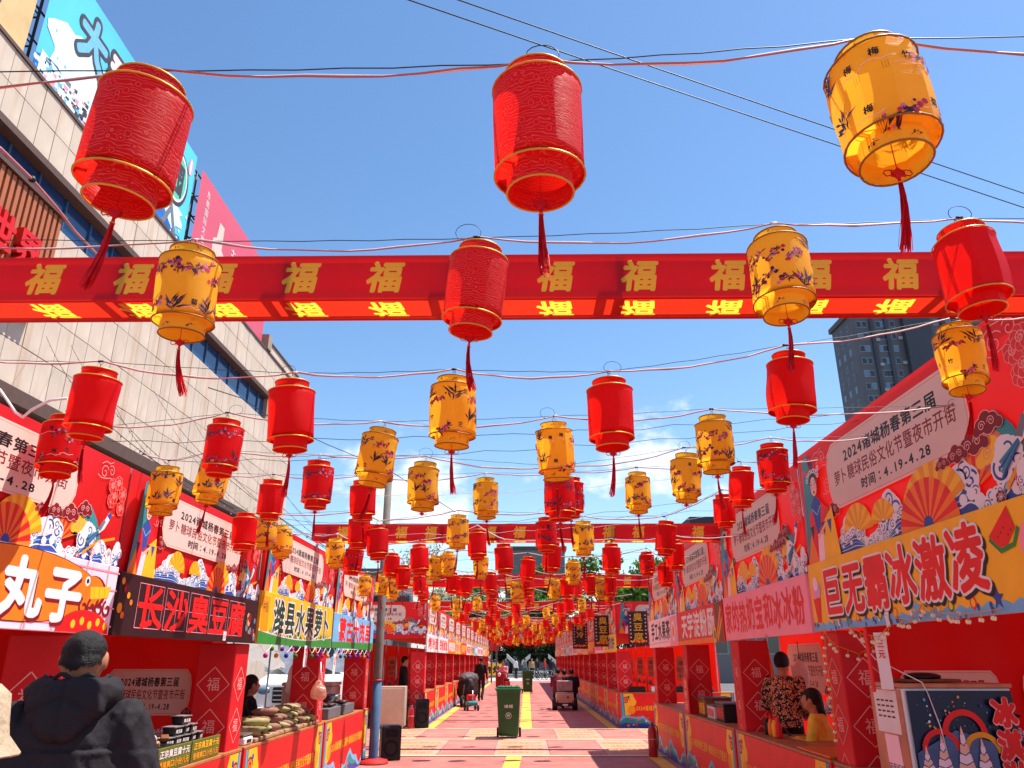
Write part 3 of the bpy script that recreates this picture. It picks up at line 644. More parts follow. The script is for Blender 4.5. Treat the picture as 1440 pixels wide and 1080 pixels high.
def s_sausage(p):
    p.poly([(0, 0), (BL - .03, 0), (BL - .03, .06), (0, .05)], ORG)
    p.text('天宇淀粉肠', .34, .07, .43, .33, WHT, .03); p.circ(.3, .09, .05, GRN); p.circ(2.45, .08, .09, YEL); p.circ(2.45, .08, .05, GRN)
    p.poly([(2.52, .0), (2.9, .0), (2.9, .41), (2.52, .41)], WOOD); p.stroke([(2.56, .05), (2.85, .35)], .06, ORG); p.stroke([(2.6, .02), (2.88, .25)], .05, YEL2)
def s_tea(p):
    p.text('手工水果茶', .3, .09, .4, .3, BLK, .03); p.poly([(2.3, .0), (2.9, .0), (2.9, .4), (2.3, .4)], PINK); p.circ(2.6, .2, .14, WHT); p.circ(2.6, .2, .09, ORG); p.stroke([(.2, .05), (2.2, .07)], .015, PINK)
SG = {'ball': sgn(PINKP, s_ball), 'tofu': sgn(DARKS, s_tofu), 'radish': sgn(YEL, s_radish), 'mongol': sgn(BLU2, s_mongol), 'ice': sgn(YEL, s_ice), 'pink': sgn(PINK, s_pink), 'sausage': sgn(RED2, s_sausage), 'tea': sgn(PINKP, s_tea)}
def plain_sign(base, t, m, ol=None):
    def f(p):
        if ol: outline_text(p, t, .25, .06, 2.5 / len(t), .32, m, ol, .03, .07)
        else: p.text(t, .25, .06, 2.5 / len(t), .32, m, .03)
        for i in range(5): p.circ(.1 + .68 * i, .03, .03, RED2 if i % 2 else YEL)
    return sgn(base, f)
FARS = [plain_sign(WHT, '烤冷面', RED2), plain_sign(YEL, '炸串小吃', RED2, WHT), plain_sign(YEL, '手抓饼', BLK, WHT), plain_sign(WHT, '铁板鱿鱼', RED2), plain_sign(RED2, '糖葫芦', YEL), plain_sign(BLU2, '柠檬茶', WHT), plain_sign(ORG, '烤面筋', WHT, RED2), plain_sign(PINKP, '棉花糖', RED2)]
LR = PI / 2
# near left row (u runs with +Y) and near right row (u runs with -Y)
stall((XL, 2.14), LR, 1.765, 2.185, 2.86, SG['ball'], 'red stall with pink checked 丸子 sign at the left edge', back=True, seed=1, post='end')
stall((XL, 5.10), LR, 1.765, 2.165, 2.86, SG['tofu'], 'red stall under the dark 长沙臭豆腐 sign with red lettering', seed=2, L=2.80, side='wall')
stall((XL, 7.95), LR, 1.765, 2.28, 3.0, SG['radish'], 'red stall under the yellow and green 潍县水果萝卜 radish sign', back=False, seed=3, L=3.1)
stall((XL, 11.10), LR, 1.77, 2.24, 3.0, SG['mongol'], 'red stall under the sky blue sign with red characters on the left', seed=4, L=3.05)
stall((XR, 6.98), -LR, 1.845, 2.405, 3.40, SG['ice'], 'red stall under the yellow 巨无霸冰激凌 ice cream sign', post='start', seed=5, L=3.5, side='wall')
stall((XR, 10.05), -LR, 1.835, 2.345, 3.36, SG['pink'], 'red stall under the pink sign with red wavy characters', post='start', back='half', seed=6, L=3.02)
stall((XR, 13.12), -LR, 1.83, 2.33, 3.33, SG['sausage'], 'red stall under the red sign with white 淀粉肠 lettering', post='start', seed=7, L=3.02)
stall((XR, 16.1), -LR, 1.83, 2.33, 3.3, SG['tea'], 'red stall under the whitish sign with dark characters, last of the near right row', post='start', seed=8)
ORD = ['first', 'second', 'third', 'fourth', 'fifth', 'sixth', 'seventh', 'eighth', 'ninth', 'tenth', 'eleventh', 'twelfth', 'thirteenth', 'fourteenth', 'fifteenth', 'sixteenth', 'seventeenth', 'eighteenth', 'nineteenth', 'twentieth']
XFL, XFR = -2.5, 2.42
for i in range(13):
    y = 20.95 + i * (BL + .04)
    stall((XFL, y), LR, 1.80, 2.25, 3.05, FARS[(i * 3) % 8], 'red stall, %s beyond the beige cabinet in the far left row' % ORD[i], 'stalls of the far left row', seed=i, firstpost=(i == 0), side='panel' if i == 0 else None)
    stall((XFR, y + BL), -LR, 1.80, 2.25, 3.05, FARS[(i * 5 + 2) % 8], 'red stall, %s beyond the gap in the far right row' % ORD[i], 'stalls of the far right row', post='start', seed=i + 20, firstpost=(i == 0), side='panel' if i == 0 else None)
# ------------------------------------------------------------------ cloth-wrapped beams with the character 福 across the street
from mathutils.geometry import delaunay_2d_cdt
def char_cell(ch, w, h, cs, m0, m1, wt=.03, shear=.1):
    """one flat piece of cloth w x h with the character woven in, as cloth faces and gold faces of one sheet"""
    gv, gf = glyph(ch); V2 = [Vector((-w / 2, -h / 2)), Vector((w / 2, -h / 2)), Vector((w / 2, h / 2)), Vector((-w / 2, h / 2))]; E2 = [(0, 1), (1, 2), (2, 3), (3, 0)]; tris = []
    cnt = {}
    for f in gf:
        for i in range(len(f)): k = tuple(sorted((f[i], f[(i + 1) % len(f)]))); cnt[k] = cnt.get(k, 0) + 1
    for q in range(6):
        du, dv = wt * math.cos(q * PI / 3), wt * math.sin(q * PI / 3); b = len(V2); pts = []
        for u, v in gv: y = (v + dv - .38) * cs; pts.append(Vector(((u + du - .5) * cs + shear * y, y)))
        V2 += pts; E2 += [(b + i, b + j) for (i, j), n in cnt.items() if n == 1]
        for f in gf:
            for i in range(1, len(f) - 1): tris.append((pts[f[0]], pts[f[i]], pts[f[i + 1]]))
    vo, eo, fo, *_ = delaunay_2d_cdt(V2, E2, [], 0, 1e-6)
    def ins(p):
        for a, b, c in tris:
            d1 = (b - a).cross(p - a); d2 = (c - b).cross(p - b); d3 = (a - c).cross(p - c)
            if (d1 >= 0 and d2 >= 0 and d3 >= 0) or (d1 <= 0 and d2 <= 0 and d3 <= 0): return True
        return False
    mb = MB(); A = []; B = []
    for f in fo: (B if ins(sum((vo[i] for i in f), Vector((0, 0))) / len(f)) else A).append(tuple(f))
    base = [(v.x, 0, v.y) for v in vo]; mb.add(base, A, m0); i1 = mb.mi(m1)
    for f in B: mb.f.append(list(f)); mb.m.append(i1); mb.sm.append(False)
    return mb.mesh('character_panel')
CELLS = {}
def fu_beam(y, z0, x0, x1, label, h=.215, d=.23, xs=None, drop=None):
    e = empty('street_banner_beam', (0, y, z0), 0, label, 'banner', 'crimson banner beams across the street')
    cw = .34; k = (round(h, 3), round(d, 3))
    if k not in CELLS: CELLS[k] = (char_cell('福', cw, h, .158, FUC, GOLDP, .036, .16), char_cell('福', cw, d, .165, FUB, GOLDP, .03, .16))
    cf, cb = CELLS[k]; xs = sorted(xs); cuts = [x0] + [v for x in xs for v in (x - cw / 2, x + cw / 2)] + [x1]
    for i in range(0, len(cuts), 2):
        a, b = cuts[i], cuts[i + 1]
        if b - a > .002: MB().add([(a, 0, 0), (b, 0, 0), (b, 0, h), (a, 0, h)], [(0, 1, 2, 3)], FUC).obj('front_cloth', e); MB().add([(a, 0, 0), (b, 0, 0), (b, d, 0), (a, d, 0)], [(0, 3, 2, 1)], FUB).obj('bottom_cloth', e)
    for x in xs: link('character_panel', cf, e, (x, 0, h / 2)); link('character_panel', cb, e, (x, d / 2, 0), (PI / 2, 0, 0), (1, 1, -1))
    link('back_cloth', cloth_mesh(x1 - x0, h, FUC, .003, nx=30, nz=2, seed=int(y) + 1), e, (x0, d, 0))
    for yy in (.014, d - .014):
        for zz in (.016, h - .01): MB().box(x0, x1, yy - .009, yy + .009, zz - .009, zz + .009, STEEL).obj('truss_rail', e)
    st = MB()
    st.box(-.02, .02, .024, d - .024, h - .02, h - .002, STEEL); st.box(-.02, .02, .024, d - .024, .008, .026, STEEL); st.box(-.02, .02, .006, .022, .026, h - .02, STEEL); st.box(-.02, .02, d - .022, d - .006, .026, h - .02, STEEL)
    sm = st.mesh('truss_frame'); x = x0 + .2
    while x < x1: link('truss_frame', sm, e, (x, 0, 0)); x += .74
    for x in (x0 + .03, x1 - .03): MB().tube([(x, d / 2, -(drop or z0)), (x, d / 2, -.03)], .018, ALU, 8).obj('support_post', e)
sp = .378
FX = lambda s, q: [q + s * i for i in range(-8, 9) if -2.5 < q + s * i < 2.4]
fu_beam(3.0, 3.105, -2.72, 2.62, 'nearest crimson cloth beam with gold 福 characters across the street', drop=.28, xs=[-2.12, -1.725, -1.35, -.975, -.6, -.222, .155, .525, .913, 1.29, 1.67])
fu_beam(9.95, 3.065, -2.72, 2.62, 'second crimson cloth beam with gold 福 characters, behind the middle lanterns', drop=.12, xs=FX(.385, -.03))
fu_beam(16.2, 3.03, -2.95, 2.9, 'third crimson cloth beam with gold 福 characters, at the end of the near stalls', h=.24, xs=FX(.41, .12))
fu_beam(23.58, 2.99, -2.66, 2.60, 'fourth crimson cloth beam with gold 福 characters, between the far rows', h=.25, xs=FX(.42, .0))
fu_beam(32.52, 2.97, -2.66, 2.60, 'fifth crimson cloth beam with gold 福 characters, far down the street', h=.25, xs=FX(.42, .1))
fu_beam(41.46, 2.97, -2.66, 2.60, 'sixth and farthest crimson cloth beam with gold 福 characters', h=.25, xs=FX(.42, .2))

# ------------------------------------------------------------------ lanterns
def lantern_shell_mat(name, col, tcol, trans, brocade=False, rough=.5):
    m = bpy.data.materials.new(name); m.use_nodes = True; t = m.node_tree; MATS[name] = m
    b = t.nodes['Principled BSDF']; o = t.nodes['Material Output']; b.inputs['Roughness'].default_value = rough; b.inputs['Specular IOR Level'].default_value = .22
    co = N(t, 'ShaderNodeTexCoord'); sp_ = N(t, 'ShaderNodeSeparateXYZ'); t.links.new(co.outputs['Object'], sp_.inputs[0])
    at = N(t, 'ShaderNodeMath', operation='ARCTAN2'); t.links.new(sp_.outputs[1], at.inputs[0]); t.links.new(sp_.outputs[0], at.inputs[1])
    cb = N(t, 'ShaderNodeCombineXYZ'); t.links.new(at.outputs[0], cb.inputs[0]); t.links.new(sp_.outputs[2], cb.inputs[2])
    nz = N(t, 'ShaderNodeTexNoise'); nz.inputs['Scale'].default_value = 14; nz.inputs['Detail'].default_value = 4; t.links.new(co.outputs['Object'], nz.inputs[0])
    r = N(t, 'ShaderNodeMapRange'); r.inputs[3].default_value = .82; r.inputs[4].default_value = 1.15; t.links.new(nz.outputs[0], r.inputs[0]); oi = N(t, 'ShaderNodeObjectInfo'); ro = N(t, 'ShaderNodeMapRange'); ro.inputs[3].default_value = .78; ro.inputs[4].default_value = 1.08; t.links.new(oi.outputs['Random'], ro.inputs[0]); rm = N(t, 'ShaderNodeMath', operation='MULTIPLY'); t.links.new(r.outputs[0], rm.inputs[0]); t.links.new(ro.outputs[0], rm.inputs[1])
    mu = N(t, 'ShaderNodeVectorMath', operation='SCALE'); mu.inputs[0].default_value = hx(col)[:3]; t.links.new(rm.outputs[0], mu.inputs['Scale']); src = mu.outputs[0]
    # fine horizontal weave
    wv = N(t, 'ShaderNodeTexNoise'); mpw = N(t, 'ShaderNodeMapping'); mpw.inputs['Scale'].default_value = (3, 1, 420); t.links.new(cb.outputs[0], mpw.inputs[0]); t.links.new(mpw.outputs[0], wv.inputs[0]); wv.inputs['Scale'].default_value = 1.0
    bp = N(t, 'ShaderNodeBump'); bp.inputs['Strength'].default_value = .3; bp.inputs['Distance'].default_value = .004; t.links.new(wv.outputs[0], bp.inputs['Height']); t.links.new(bp.outputs[0], b.inputs['Normal'])
    if brocade:
        mp1 = N(t, 'ShaderNodeMapping'); mp1.inputs['Scale'].default_value = (1.0, 1, 16); t.links.new(cb.outputs[0], mp1.inputs[0])
        w1 = N(t, 'ShaderNodeTexWave', wave_type='BANDS', bands_direction='Z'); w1.inputs['Scale'].default_value = 2.2; w1.inputs['Distortion'].default_value = 9; w1.inputs['Detail'].default_value = 1.5; w1.inputs['Detail Scale'].default_value = 1.3; t.links.new(mp1.outputs[0], w1.inputs[0])
        mp2 = N(t, 'ShaderNodeMapping'); mp2.inputs['Scale'].default_value = (4.2, 1, 34); t.links.new(cb.outputs[0], mp2.inputs[0])
        v = N(t, 'ShaderNodeTexVoronoi', feature='F1'); v.inputs['Scale'].default_value = 1.0; t.links.new(mp2.outputs[0], v.inputs[0])
        si = N(t, 'ShaderNodeMath', operation='SINE'); ml = N(t, 'ShaderNodeMath', operation='MULTIPLY'); ml.inputs[1].default_value = 26; t.links.new(v.outputs[0], ml.inputs[0]); t.links.new(ml.outputs[0], si.inputs[0])
        def thr(s, a, c):
            q = N(t, 'ShaderNodeMapRange'); q.inputs[1].default_value = a; q.inputs[2].default_value = c; t.links.new(s, q.inputs[0]); return q.outputs[0]
        A = thr(w1.outputs[1], .80, .90); B = thr(si.outputs[0], .62, .85)
        near = thr(v.outputs[0], .46, .40); mB = N(t, 'ShaderNodeMath', operation='MULTIPLY'); t.links.new(B, mB.inputs[0]); t.links.new(near, mB.inputs[1])
        mA = N(t, 'ShaderNodeMath', operation='MULTIPLY'); inv = N(t, 'ShaderNodeMath', operation='SUBTRACT'); inv.inputs[0].default_value = 1; t.links.new(near, inv.inputs[1]); t.links.new(A, mA.inputs[0]); t.links.new(inv.outputs[0], mA.inputs[1])
        ax = N(t, 'ShaderNodeMath', operation='MAXIMUM'); t.links.new(mA.outputs[0], ax.inputs[0]); t.links.new(mB.outputs[0], ax.inputs[1])
        k = N(t, 'ShaderNodeMath', operation='MULTIPLY'); k.inputs[1].default_value = .45; t.links.new(ax.outputs[0], k.inputs[0])
        mx = N(t, 'ShaderNodeMix', data_type='RGBA'); t.links.new(k.outputs[0], mx.inputs[0]); t.links.new(src, mx.inputs[6]); mx.inputs[7].default_value = hx('e8907c'); src = mx.outputs[2]
    t.links.new(src, b.inputs['Base Color'])
    tr = N(t, 'ShaderNodeBsdfTranslucent'); tr.inputs[0].default_value = hx(tcol); ms = N(t, 'ShaderNodeMixShader'); ms.inputs[0].default_value = trans
    t.links.new(b.outputs[0], ms.inputs[1]); t.links.new(tr.outputs[0], ms.inputs[2]); t.links.new(ms.outputs[0], o.inputs[0])
    return m
LG = lantern_shell_mat('red_brocade_lantern', 'd00c18', 'ff2414', .45, True)
LP = lantern_shell_mat('plain_red_lantern', 'd40a10', 'ff2010', .45)
LY = lantern_shell_mat('yellow_lantern', 'ffc632', 'ffc22c', .48)
GRIM = mat('gold_rim', 'd8a038', .4, metal=.3); RRIM = mat('dull_red_rim', 'b84a30', .5)
TAS = mat('red_tassel', 'd81020', .6, trans=.35, var=.2, scale=40); WIRE = mat('hook_wire', '202022', .4, metal=.6)
LR_, HB, CR, CH_ = .105, .118, .077, .046
def dent(seed, amp):
    off = Vector((seed * 7.3, seed * 3.1, 1.7))
    def f(p):
        r = Vector((p.x, p.y, 0)); n_ = noise.noise(Vector((p.x * 7, p.y * 7, p.z * 5)) + off)
        return p + r * (n_ * amp)
    return f
def shell_mesh(m, n=28, seed=0, amp=.04, smooth=True):
    prof = [(CR * .99, -HB - CH_), (CR, -HB - .5 * CH_), (CR, -HB + .006), (LR_ * .97, -HB + .012), (LR_, -HB)]
    prof += [(LR_ * (1 + .012 * math.sin(PI * i / 8)), -HB + 2 * HB * i / 8) for i in range(1, 8)]
    prof += [(LR_, HB), (LR_ * .96, HB + .004), (CR, HB + .012), (CR, HB + .5 * CH_), (CR * .99, HB + CH_)]
    mb = MB(); mb.lathe(prof, n, m, smooth=smooth, fn=dent(seed, amp)); return mb.mesh('lantern_shell')
def rim_mesh(R, z, m, seed, amp, n=28):
    f = dent(seed, amp); pts = [f(Vector((R * math.cos(2 * PI * i / n), R * math.sin(2 * PI * i / n), z))) for i in range(n + 1)]
    mb = MB(); mb.tube(pts, .0028, m, 5, False); return mb.mesh('rim')
def wrap_print(fn, seed, amp):
    p = Print(0, 0); fn(p); me = p.mesh('lantern_print'); f = dent(seed, amp)
    for v in me.vertices:
        a = v.co.x / LR_; z = v.co.z; R = (LR_ * (1 + .012 * math.sin(PI * (z + HB) / (2 * HB))) + .0012) if abs(z) < HB else CR + .0012
        q = f(Vector((R * math.cos(a), R * math.sin(a), z))); v.co = q
    return me
PR1 = mat('plum_print', '3c1828', .5); PR2 = mat('blossom_red_print', 'c8283c', .5); PR3 = mat('blossom_pink_print', 'e0788c', .5); PR4 = mat('ink_print', '1c1414', .5); PR5 = mat('violet_print', '5c3060', .5); PR6 = mat('pale_cloud_print', 'f4c8b0', .5)
def flora(r2, dark):
    def fn(p):
        def leaf(x, z, a, l, w, m):
            c, s = math.cos(a), math.sin(a); p.poly([(x, z), (x + c * l * .5 - s * w, z + s * l * .5 + c * w), (x + c * l, z + s * l), (x + c * l * .5 + s * w, z + s * l * .5 - c * w)], m)
        k = 10; W = 2 * PI * LR_
        for i in range(k):
            for row in (0, 1):
                x = W * (i + .5 * row + r2.uniform(-.2, .2)) / k; z = (-.085 if row == 0 else .045) + r2.uniform(-.02, .03)
                ty = r2.random()
                if ty < .36:        # bamboo / orchid spray
                    for j in range(13):
                        a = r2.uniform(.2, 2.9); leaf(x + r2.uniform(-.012, .012), z + r2.uniform(-.012, .03), a, r2.uniform(.028, .06), .0038, r2.choice([PR1, PR5, PR4]))
                    p.stroke([(x, z - .01), (x + .006, z + .03), (x + .018, z + .06)], .0014, PR1)
                elif ty < .80:      # plum branch with blossom
                    pts = [(x - .03, z - .02)]
                    for j in range(5): pts.append((pts[-1][0] + r2.uniform(.006, .016), pts[-1][1] + r2.uniform(-.002, .014)))
                    p.stroke(pts, .0036, PR1)
                    for q in pts:
                        leaf(q[0], q[1], r2.uniform(0, 6.2), .026, .0026, PR4)
                        for j in range(3):
                            bx, bz = q[0] + r2.uniform(-.014, .014), q[1] + r2.uniform(-.012, .014); p.circ(bx, bz, r2.uniform(.0035, .009), r2.choice([PR2, PR3, PR1, PR2]), 6)
                else:
                    p.stroke([(x - .03, z), (x - .01, z + .006), (x + .012, z - .002), (x + .035, z + .006)], .002, PR6)
                    p.text(r2.choice('梅竹兰菊'), x - .011, z + .012, .024, .026, PR4, .03)
                    for j in range(3):
                        for u in range(6): p.circ(x + .012 + j * .006, z - .012 - u * .004, .0011, PR4, 4)
        for i in range(6):
            x = 2 * PI * LR_ * i / 6 + r2.uniform(0, .03)
            for z in (-HB - .026, HB + .026):
                for j in range(4): p.circ(x + r2.uniform(-.015, .015), z + r2.uniform(-.01, .01), r2.uniform(.0015, .004), r2.choice([PR1, PR2, PR4]), 6)
                p.stroke([(x - .02, z - .008), (x, z + .004), (x + .02, z)], .0015, PR1)
    return fn
mb = MB()
mb.tube([(0, 0, .1), (0, 0, -HB - CH_ - .012)], .0012, TAS, 4)
TASROOT = -HB - CH_ - .012
kn = MB(); kn.box(-.011, .011, -.004, .004, -.011, .011, TAS, Matrix.Translation((0, 0, TASROOT - .016)) @ Matrix.Rotation(PI / 4, 4, 'Y'))
for d in (-1, 1):
    kn.tube([(d * .008, 0, TASROOT - .016), (d * .018, 0, TASROOT - .006), (d * .029, 0, TASROOT - .008), (d * .033, 0, TASROOT - .016), (d * .027, 0, TASROOT - .023), (d * .017, 0, TASROOT - .021), (d * .008, 0, TASROOT - .016)], .0016, TAS, 5)
    for k in range(3): kn.tube([(d * .005, 0, TASROOT - .008 - k * .006), (d * (.013 + .002 * k), 0.002, TASROOT - .004 - k * .008), (d * .016, 0, TASROOT - .009 - k * .008), (d * .006, 0, TASROOT - .012 - k * .006)], .0011, TAS, 4)
kn.add(mb.v, mb.f, TAS); KNOT = kn.mesh('knot')
def tassel_mesh(seed, L=.17):
    q = random.Random(seed); m = MB(); z0 = TASROOT - .03; bend = q.uniform(-.035, .035)
    m.tube([(0, 0, z0), (0, 0, z0 - .016)], [.0035, .0055], TAS, 7); m.ring((0, 0, z0 - .012), .0058, .0012, GRIM, 10, 4)
    for i in range(64):
        a = q.uniform(0, 6.28); r = .0125 * math.sqrt(q.random()); l = L * q.uniform(.86, 1.0); w = .0012
        x, y = r * math.cos(a), r * math.sin(a); b = q.uniform(0, 3.14); dx, dy = w * math.cos(b), w * math.sin(b)
        vs = []; w1, w2, ph = q.uniform(-.004, .004), q.uniform(-.004, .004), q.uniform(0, 6)
        for t in (0, .2, .4, .6, .8, 1):
            sw = math.sin(t * 7 + ph) * t; cx = x * (.35 + .65 * t) + bend * t * t + w1 * sw; cy = y * (.35 + .65 * t) + w2 * sw
            vs += [(cx - dx, cy - dy, z0 - .014 - l * t), (cx + dx, cy + dy, z0 - .014 - l * t)]
        m.add(vs, [(2 * k, 2 * k + 1, 2 * k + 3, 2 * k + 2) for k in range(5)], TAS)
    return m.mesh('tassel')
TASS = [tassel_mesh(i) for i in range(4)]
hk = MB(); hk.ring((0, 0, HB + CH_ + .026), .010, .0012, WIRE, 12, 4, 'y'); hk.ring((0, 0, HB + CH_ + .045), .009, .0012, WIRE, 12, 4, 'x')
for d in (-1, 1): hk.tube([(d * CR, 0, HB + CH_ - .002), (d * CR * .4, 0, HB + CH_ + .008), (0, 0, HB + CH_ + .018)], .0011, WIRE, 4)
hk.tube([(-CR, 0, HB + CH_ - .004), (CR, 0, HB + CH_ - .004)], .0014, WIRE, 4); HOOK = hk.mesh('hook')
VAR = {}
def lantern_variant(ty, k):
    key = (ty, k)
    if key in VAR: return VAR[key]
    amp = (.10, .06, .13, .18, .08, .15)[k] * (.35 if ty == 'g' else 1); seed = 10 + k + {'g': 0, 'p': 20, 'r': 40, 'y': 60}[ty]
    m = {'g': LG, 'p': LP, 'r': LP, 'y': LY}[ty]; rim = GRIM if ty != 'y' else mat('brown_rim', '94621c', .5, metal=.2)
    sh = shell_mesh(m, 10 if k == 2 and ty != 'g' else 28, seed, amp, smooth=(k != 2 or ty == 'g'))
    rims = [rim_mesh(LR_ + .0005, -HB, rim, seed, amp), rim_mesh(LR_ + .0005, HB, rim, seed, amp), rim_mesh(CR, -HB - CH_, rim, seed, amp), rim_mesh(CR, HB + CH_, rim, seed, amp)]
    pr = wrap_print(flora(random.Random(seed), ty == 'r'), seed, amp) if ty in 'ry' else None
    if ty == 'r' or ty == 'y': pass
    VAR[key] = (sh, rims, pr); return VAR[key]
DESC = {'g': 'red brocade lantern', 'p': 'plain red lantern', 'r': 'red blossom-printed lantern', 'y': 'yellow blossom-printed lantern'}
LGROUP = 'small lanterns strung in rows over the street'
def lantern(P, ty, label, tilt=(0, 0), rz=0.0, near=True, tass=True):
    k = rnd.choice((0, 1, 2, 3, 4, 5)); sh, rims, pr = lantern_variant(ty, k)
    e = empty('hanging_lantern', P, rz, label, 'lantern', LGROUP); e.rotation_euler = (tilt[0], tilt[1], rz)
    s = link('shell', sh, e)
    if pr: link('lantern_print', pr, s)
    for r in rims: link('rim', r, e)
    link('hook', HOOK, e); link('knot', KNOT, e, (0, 0, 0), (0, 0, -rz))
    if tass: link('tassel', rnd.choice(TASS), e, (0, 0, 0), (0, 0, rnd.uniform(0, 6)))
    return e
# viewing directions measured in the photograph give each lantern a true place on its row's distance
FPX = 1070.0
def street_point(px, py, Y):
    R = cam.rotation_euler.to_matrix(); d = R @ Vector(((px - 720) / FPX, -(py - 540) / FPX, -1.0)); return Vector((d.x, d.y, d.z)) * (Y / d.y) + Vector((0, 0, CAM_H))
ROWS = [
 (1.49, [(190, 200, 'g'), (757, 188, 'g'), (1240, 152, 'y')]),
 (2.46, [(262, 412, 'y'), (669, 408, 'g'), (1098, 388, 'y'), (1366, 380, 'p')]),
 (3.42, [(130, 568, 'p'), (409, 585, 'p'), (637, 580, 'y'), (859, 583, 'p'), (1112, 545, 'p'), (1352, 505, 'y')]),
 (4.32, [(85, 628, 'r'), (313, 630, 'r'), (531, 643, 'y'), (781, 635, 'y'), (1005, 625, 'y')]),
 (5.25, [(231, 690, 'y'), (298, 674, 'y'), (446, 682, 'r'), (596, 684, 'y'), (787, 698, 'r'), (965, 672, 'y'), (1088, 658, 'r')]),
 (6.30, [(381, 703, 'p'), (510, 704, 'p'), (683, 701, 'y'), (803, 700, 'r'), (897, 693, 'y'), (1043, 685, 'p')]),
 (7.7, [(343, 748, 'p'), (374, 748, 'y'), (505, 748, 'p'), (531, 763, 'p'), (644, 748, 'y'), (768, 752, 'r'), (820, 757, 'y'), (936, 757, 'p'), (1018, 719, 'p')]),
 (8.8, [(396, 762, 'y'), (472, 778, 'y'), (497, 788, 'r'), (590, 787, 'p'), (671, 766, 'p'), (709, 786, 'p'), (776, 784, 'p'), (860, 786, 'p'), (950, 781, 'p')]),
 (10.9, [(551, 795, 'p'), (567, 812, 'p'), (612, 799, 'y'), (630, 793, 'y'), (676, 797, 'y'), (742, 800, 'p'), (806, 805, 'y'), (910, 793, 'r'), (936, 808, 'p')]),
 (12.6, [(513, 823, 'y'), (537, 822, 'y'), (553, 829, 'y'), (590, 822, 'p'), (636, 820, 'p'), (656, 824, 'p'), (690, 820, 'p'), (727, 832, 'y'), (742, 818, 'p'), (780, 828, 'y'), (797, 826, 'p'), (830, 822, 'p'), (843, 826, 'y'), (858, 824, 'p')]),
]
CBW = mat('pinkish_white_cable', 'ecdcd6', .5); CBR = mat('shade_pink_and_brown_cable', 'b06c66', .5); CBK = mat('thin_black_wire', '1a1a1c', .5)
def row_cable(Y, tops, label, thick=.0045):
    """a pale cable sagging between the lantern hooks, with a thin messenger wire beside it"""
    e = empty('lantern_cable', (0, Y, 0), 0, label, 'cable', 'lantern cables across the street')
    ts = sorted(tops, key=lambda p: p.x); zb = sum(p.z for p in ts) / len(ts)
    a = Vector((XL - .05, Y, max(zb - .0, ts[0].z + .02))); b = Vector((XR + .05, Y, max(zb, ts[-1].z + .02)))
    if ts[0].x - a.x > .1: ts = [a] + ts
    if b.x - ts[-1].x > .1: ts = ts + [b]
    pts = []
    for i in range(len(ts) - 1):
        p, q = ts[i], ts[i + 1]; L = (q - p).length; n = max(4, int(L / .09)); sag = L * rnd.uniform(.028, .06); sk = rnd.uniform(-.15, .15)
        for k in range(n):
            t = k / n; pts.append((p.x + (q.x - p.x) * t, rnd.uniform(-.002, .002), p.z + (q.z - p.z) * t - 4 * sag * t * (1 - t) * (1 + sk * (t - .5)) + .003 * math.sin(t * 17 + i)))
    pts.append((ts[-1].x, 0, ts[-1].z)); m = MB(); m.tube(pts, thick * .8, CBR, 6); m.obj('cable', e)  # shaded underside of the pale cable, put in as a pinker lower tube
    m = MB(); m.tube([(x + .004, .006 + .004 * math.sin(i), z + thick * 1.5) for i, (x, y, z) in enumerate(pts)], thick * .75, CBW, 5); m.obj('cable', e)  # highlight along the cable's top, put in as a whiter tube above
    w = []
    for i in range(len(ts) - 1):
        p, q = ts[i], ts[i + 1]
        for k in range(8): t = k / 8; w.append((p.x + (q.x - p.x) * t, .012, p.z + (q.z - p.z) * t + .004 - 4 * .006 * t * (1 - t) + .002 * math.sin(t * 23 + i * 3)))
    w.append((ts[-1].x, .012, ts[-1].z + .004)); m = MB(); m.tube(w, .0016, CBK, 4); m.obj('messenger_wire', e)
    tp = MB()
    for p in ts: tp.tube([(p.x - .012, 0, p.z), (p.x + .012, 0, p.z + .001)], thick * 1.5, rnd.choice([CBK, CBW]), 6)
    tp.obj('tape', e)
    for p in ts[::2]:           # a spare loop of flex tied off beside every other hook
        R_ = rnd.uniform(.02, .04); dx = rnd.uniform(-.05, .05)
        MB().tube([(p.x + dx + R_ * 1.3 * math.cos(a_ * PI / 7), .004, p.z + .6 * R_ + R_ * math.sin(a_ * PI / 7)) for a_ in range(-2, 11)], .0013, CBK, 4).obj('wire_loop', e)
nrow = 0
def inside(P):        # keep a lantern clear of the stall fronts on either side
    f = min(1.0, (XL + .14) / P.x if P.x < 0 else (XR - .14) / P.x) if abs(P.x) > .1 else 1.0
    return Vector((P.x * f, P.y * f, CAM_H + (P.z - CAM_H) * f))
allrows = [(Y, [(inside(street_point(a, b, Y)), c) for a, b, c in L]) for Y, L in ROWS]
Y = 14.6; q = random.Random(77)
while Y < 62:
    n = (5 if q.random() < .6 else 6) + (Y > 21)
    row = []
    for i in range(n):
        x = -2.1 + 4.15 * (i + .5) / n + q.uniform(-.25, .25); z = 2.72 + .10 * abs(x) / 2 + q.uniform(-.1, .12)
        row.append((Vector((x, Y + q.uniform(-.02, .02), z)), q.choice('pppprgyyy')))
    allrows.append((Y, row)); Y += 2.1 if Y < 24 else 1.5
def ordinal(n):
    if n < 20: return ORD[n]
    t = ['twenty', 'thirty', 'forty', 'fifty'][(n + 1) // 10 - 2]; u = (n + 1) % 10
    return (t[:-1] + 'ieth') if u == 0 else t + '-' + ORD[u - 1]
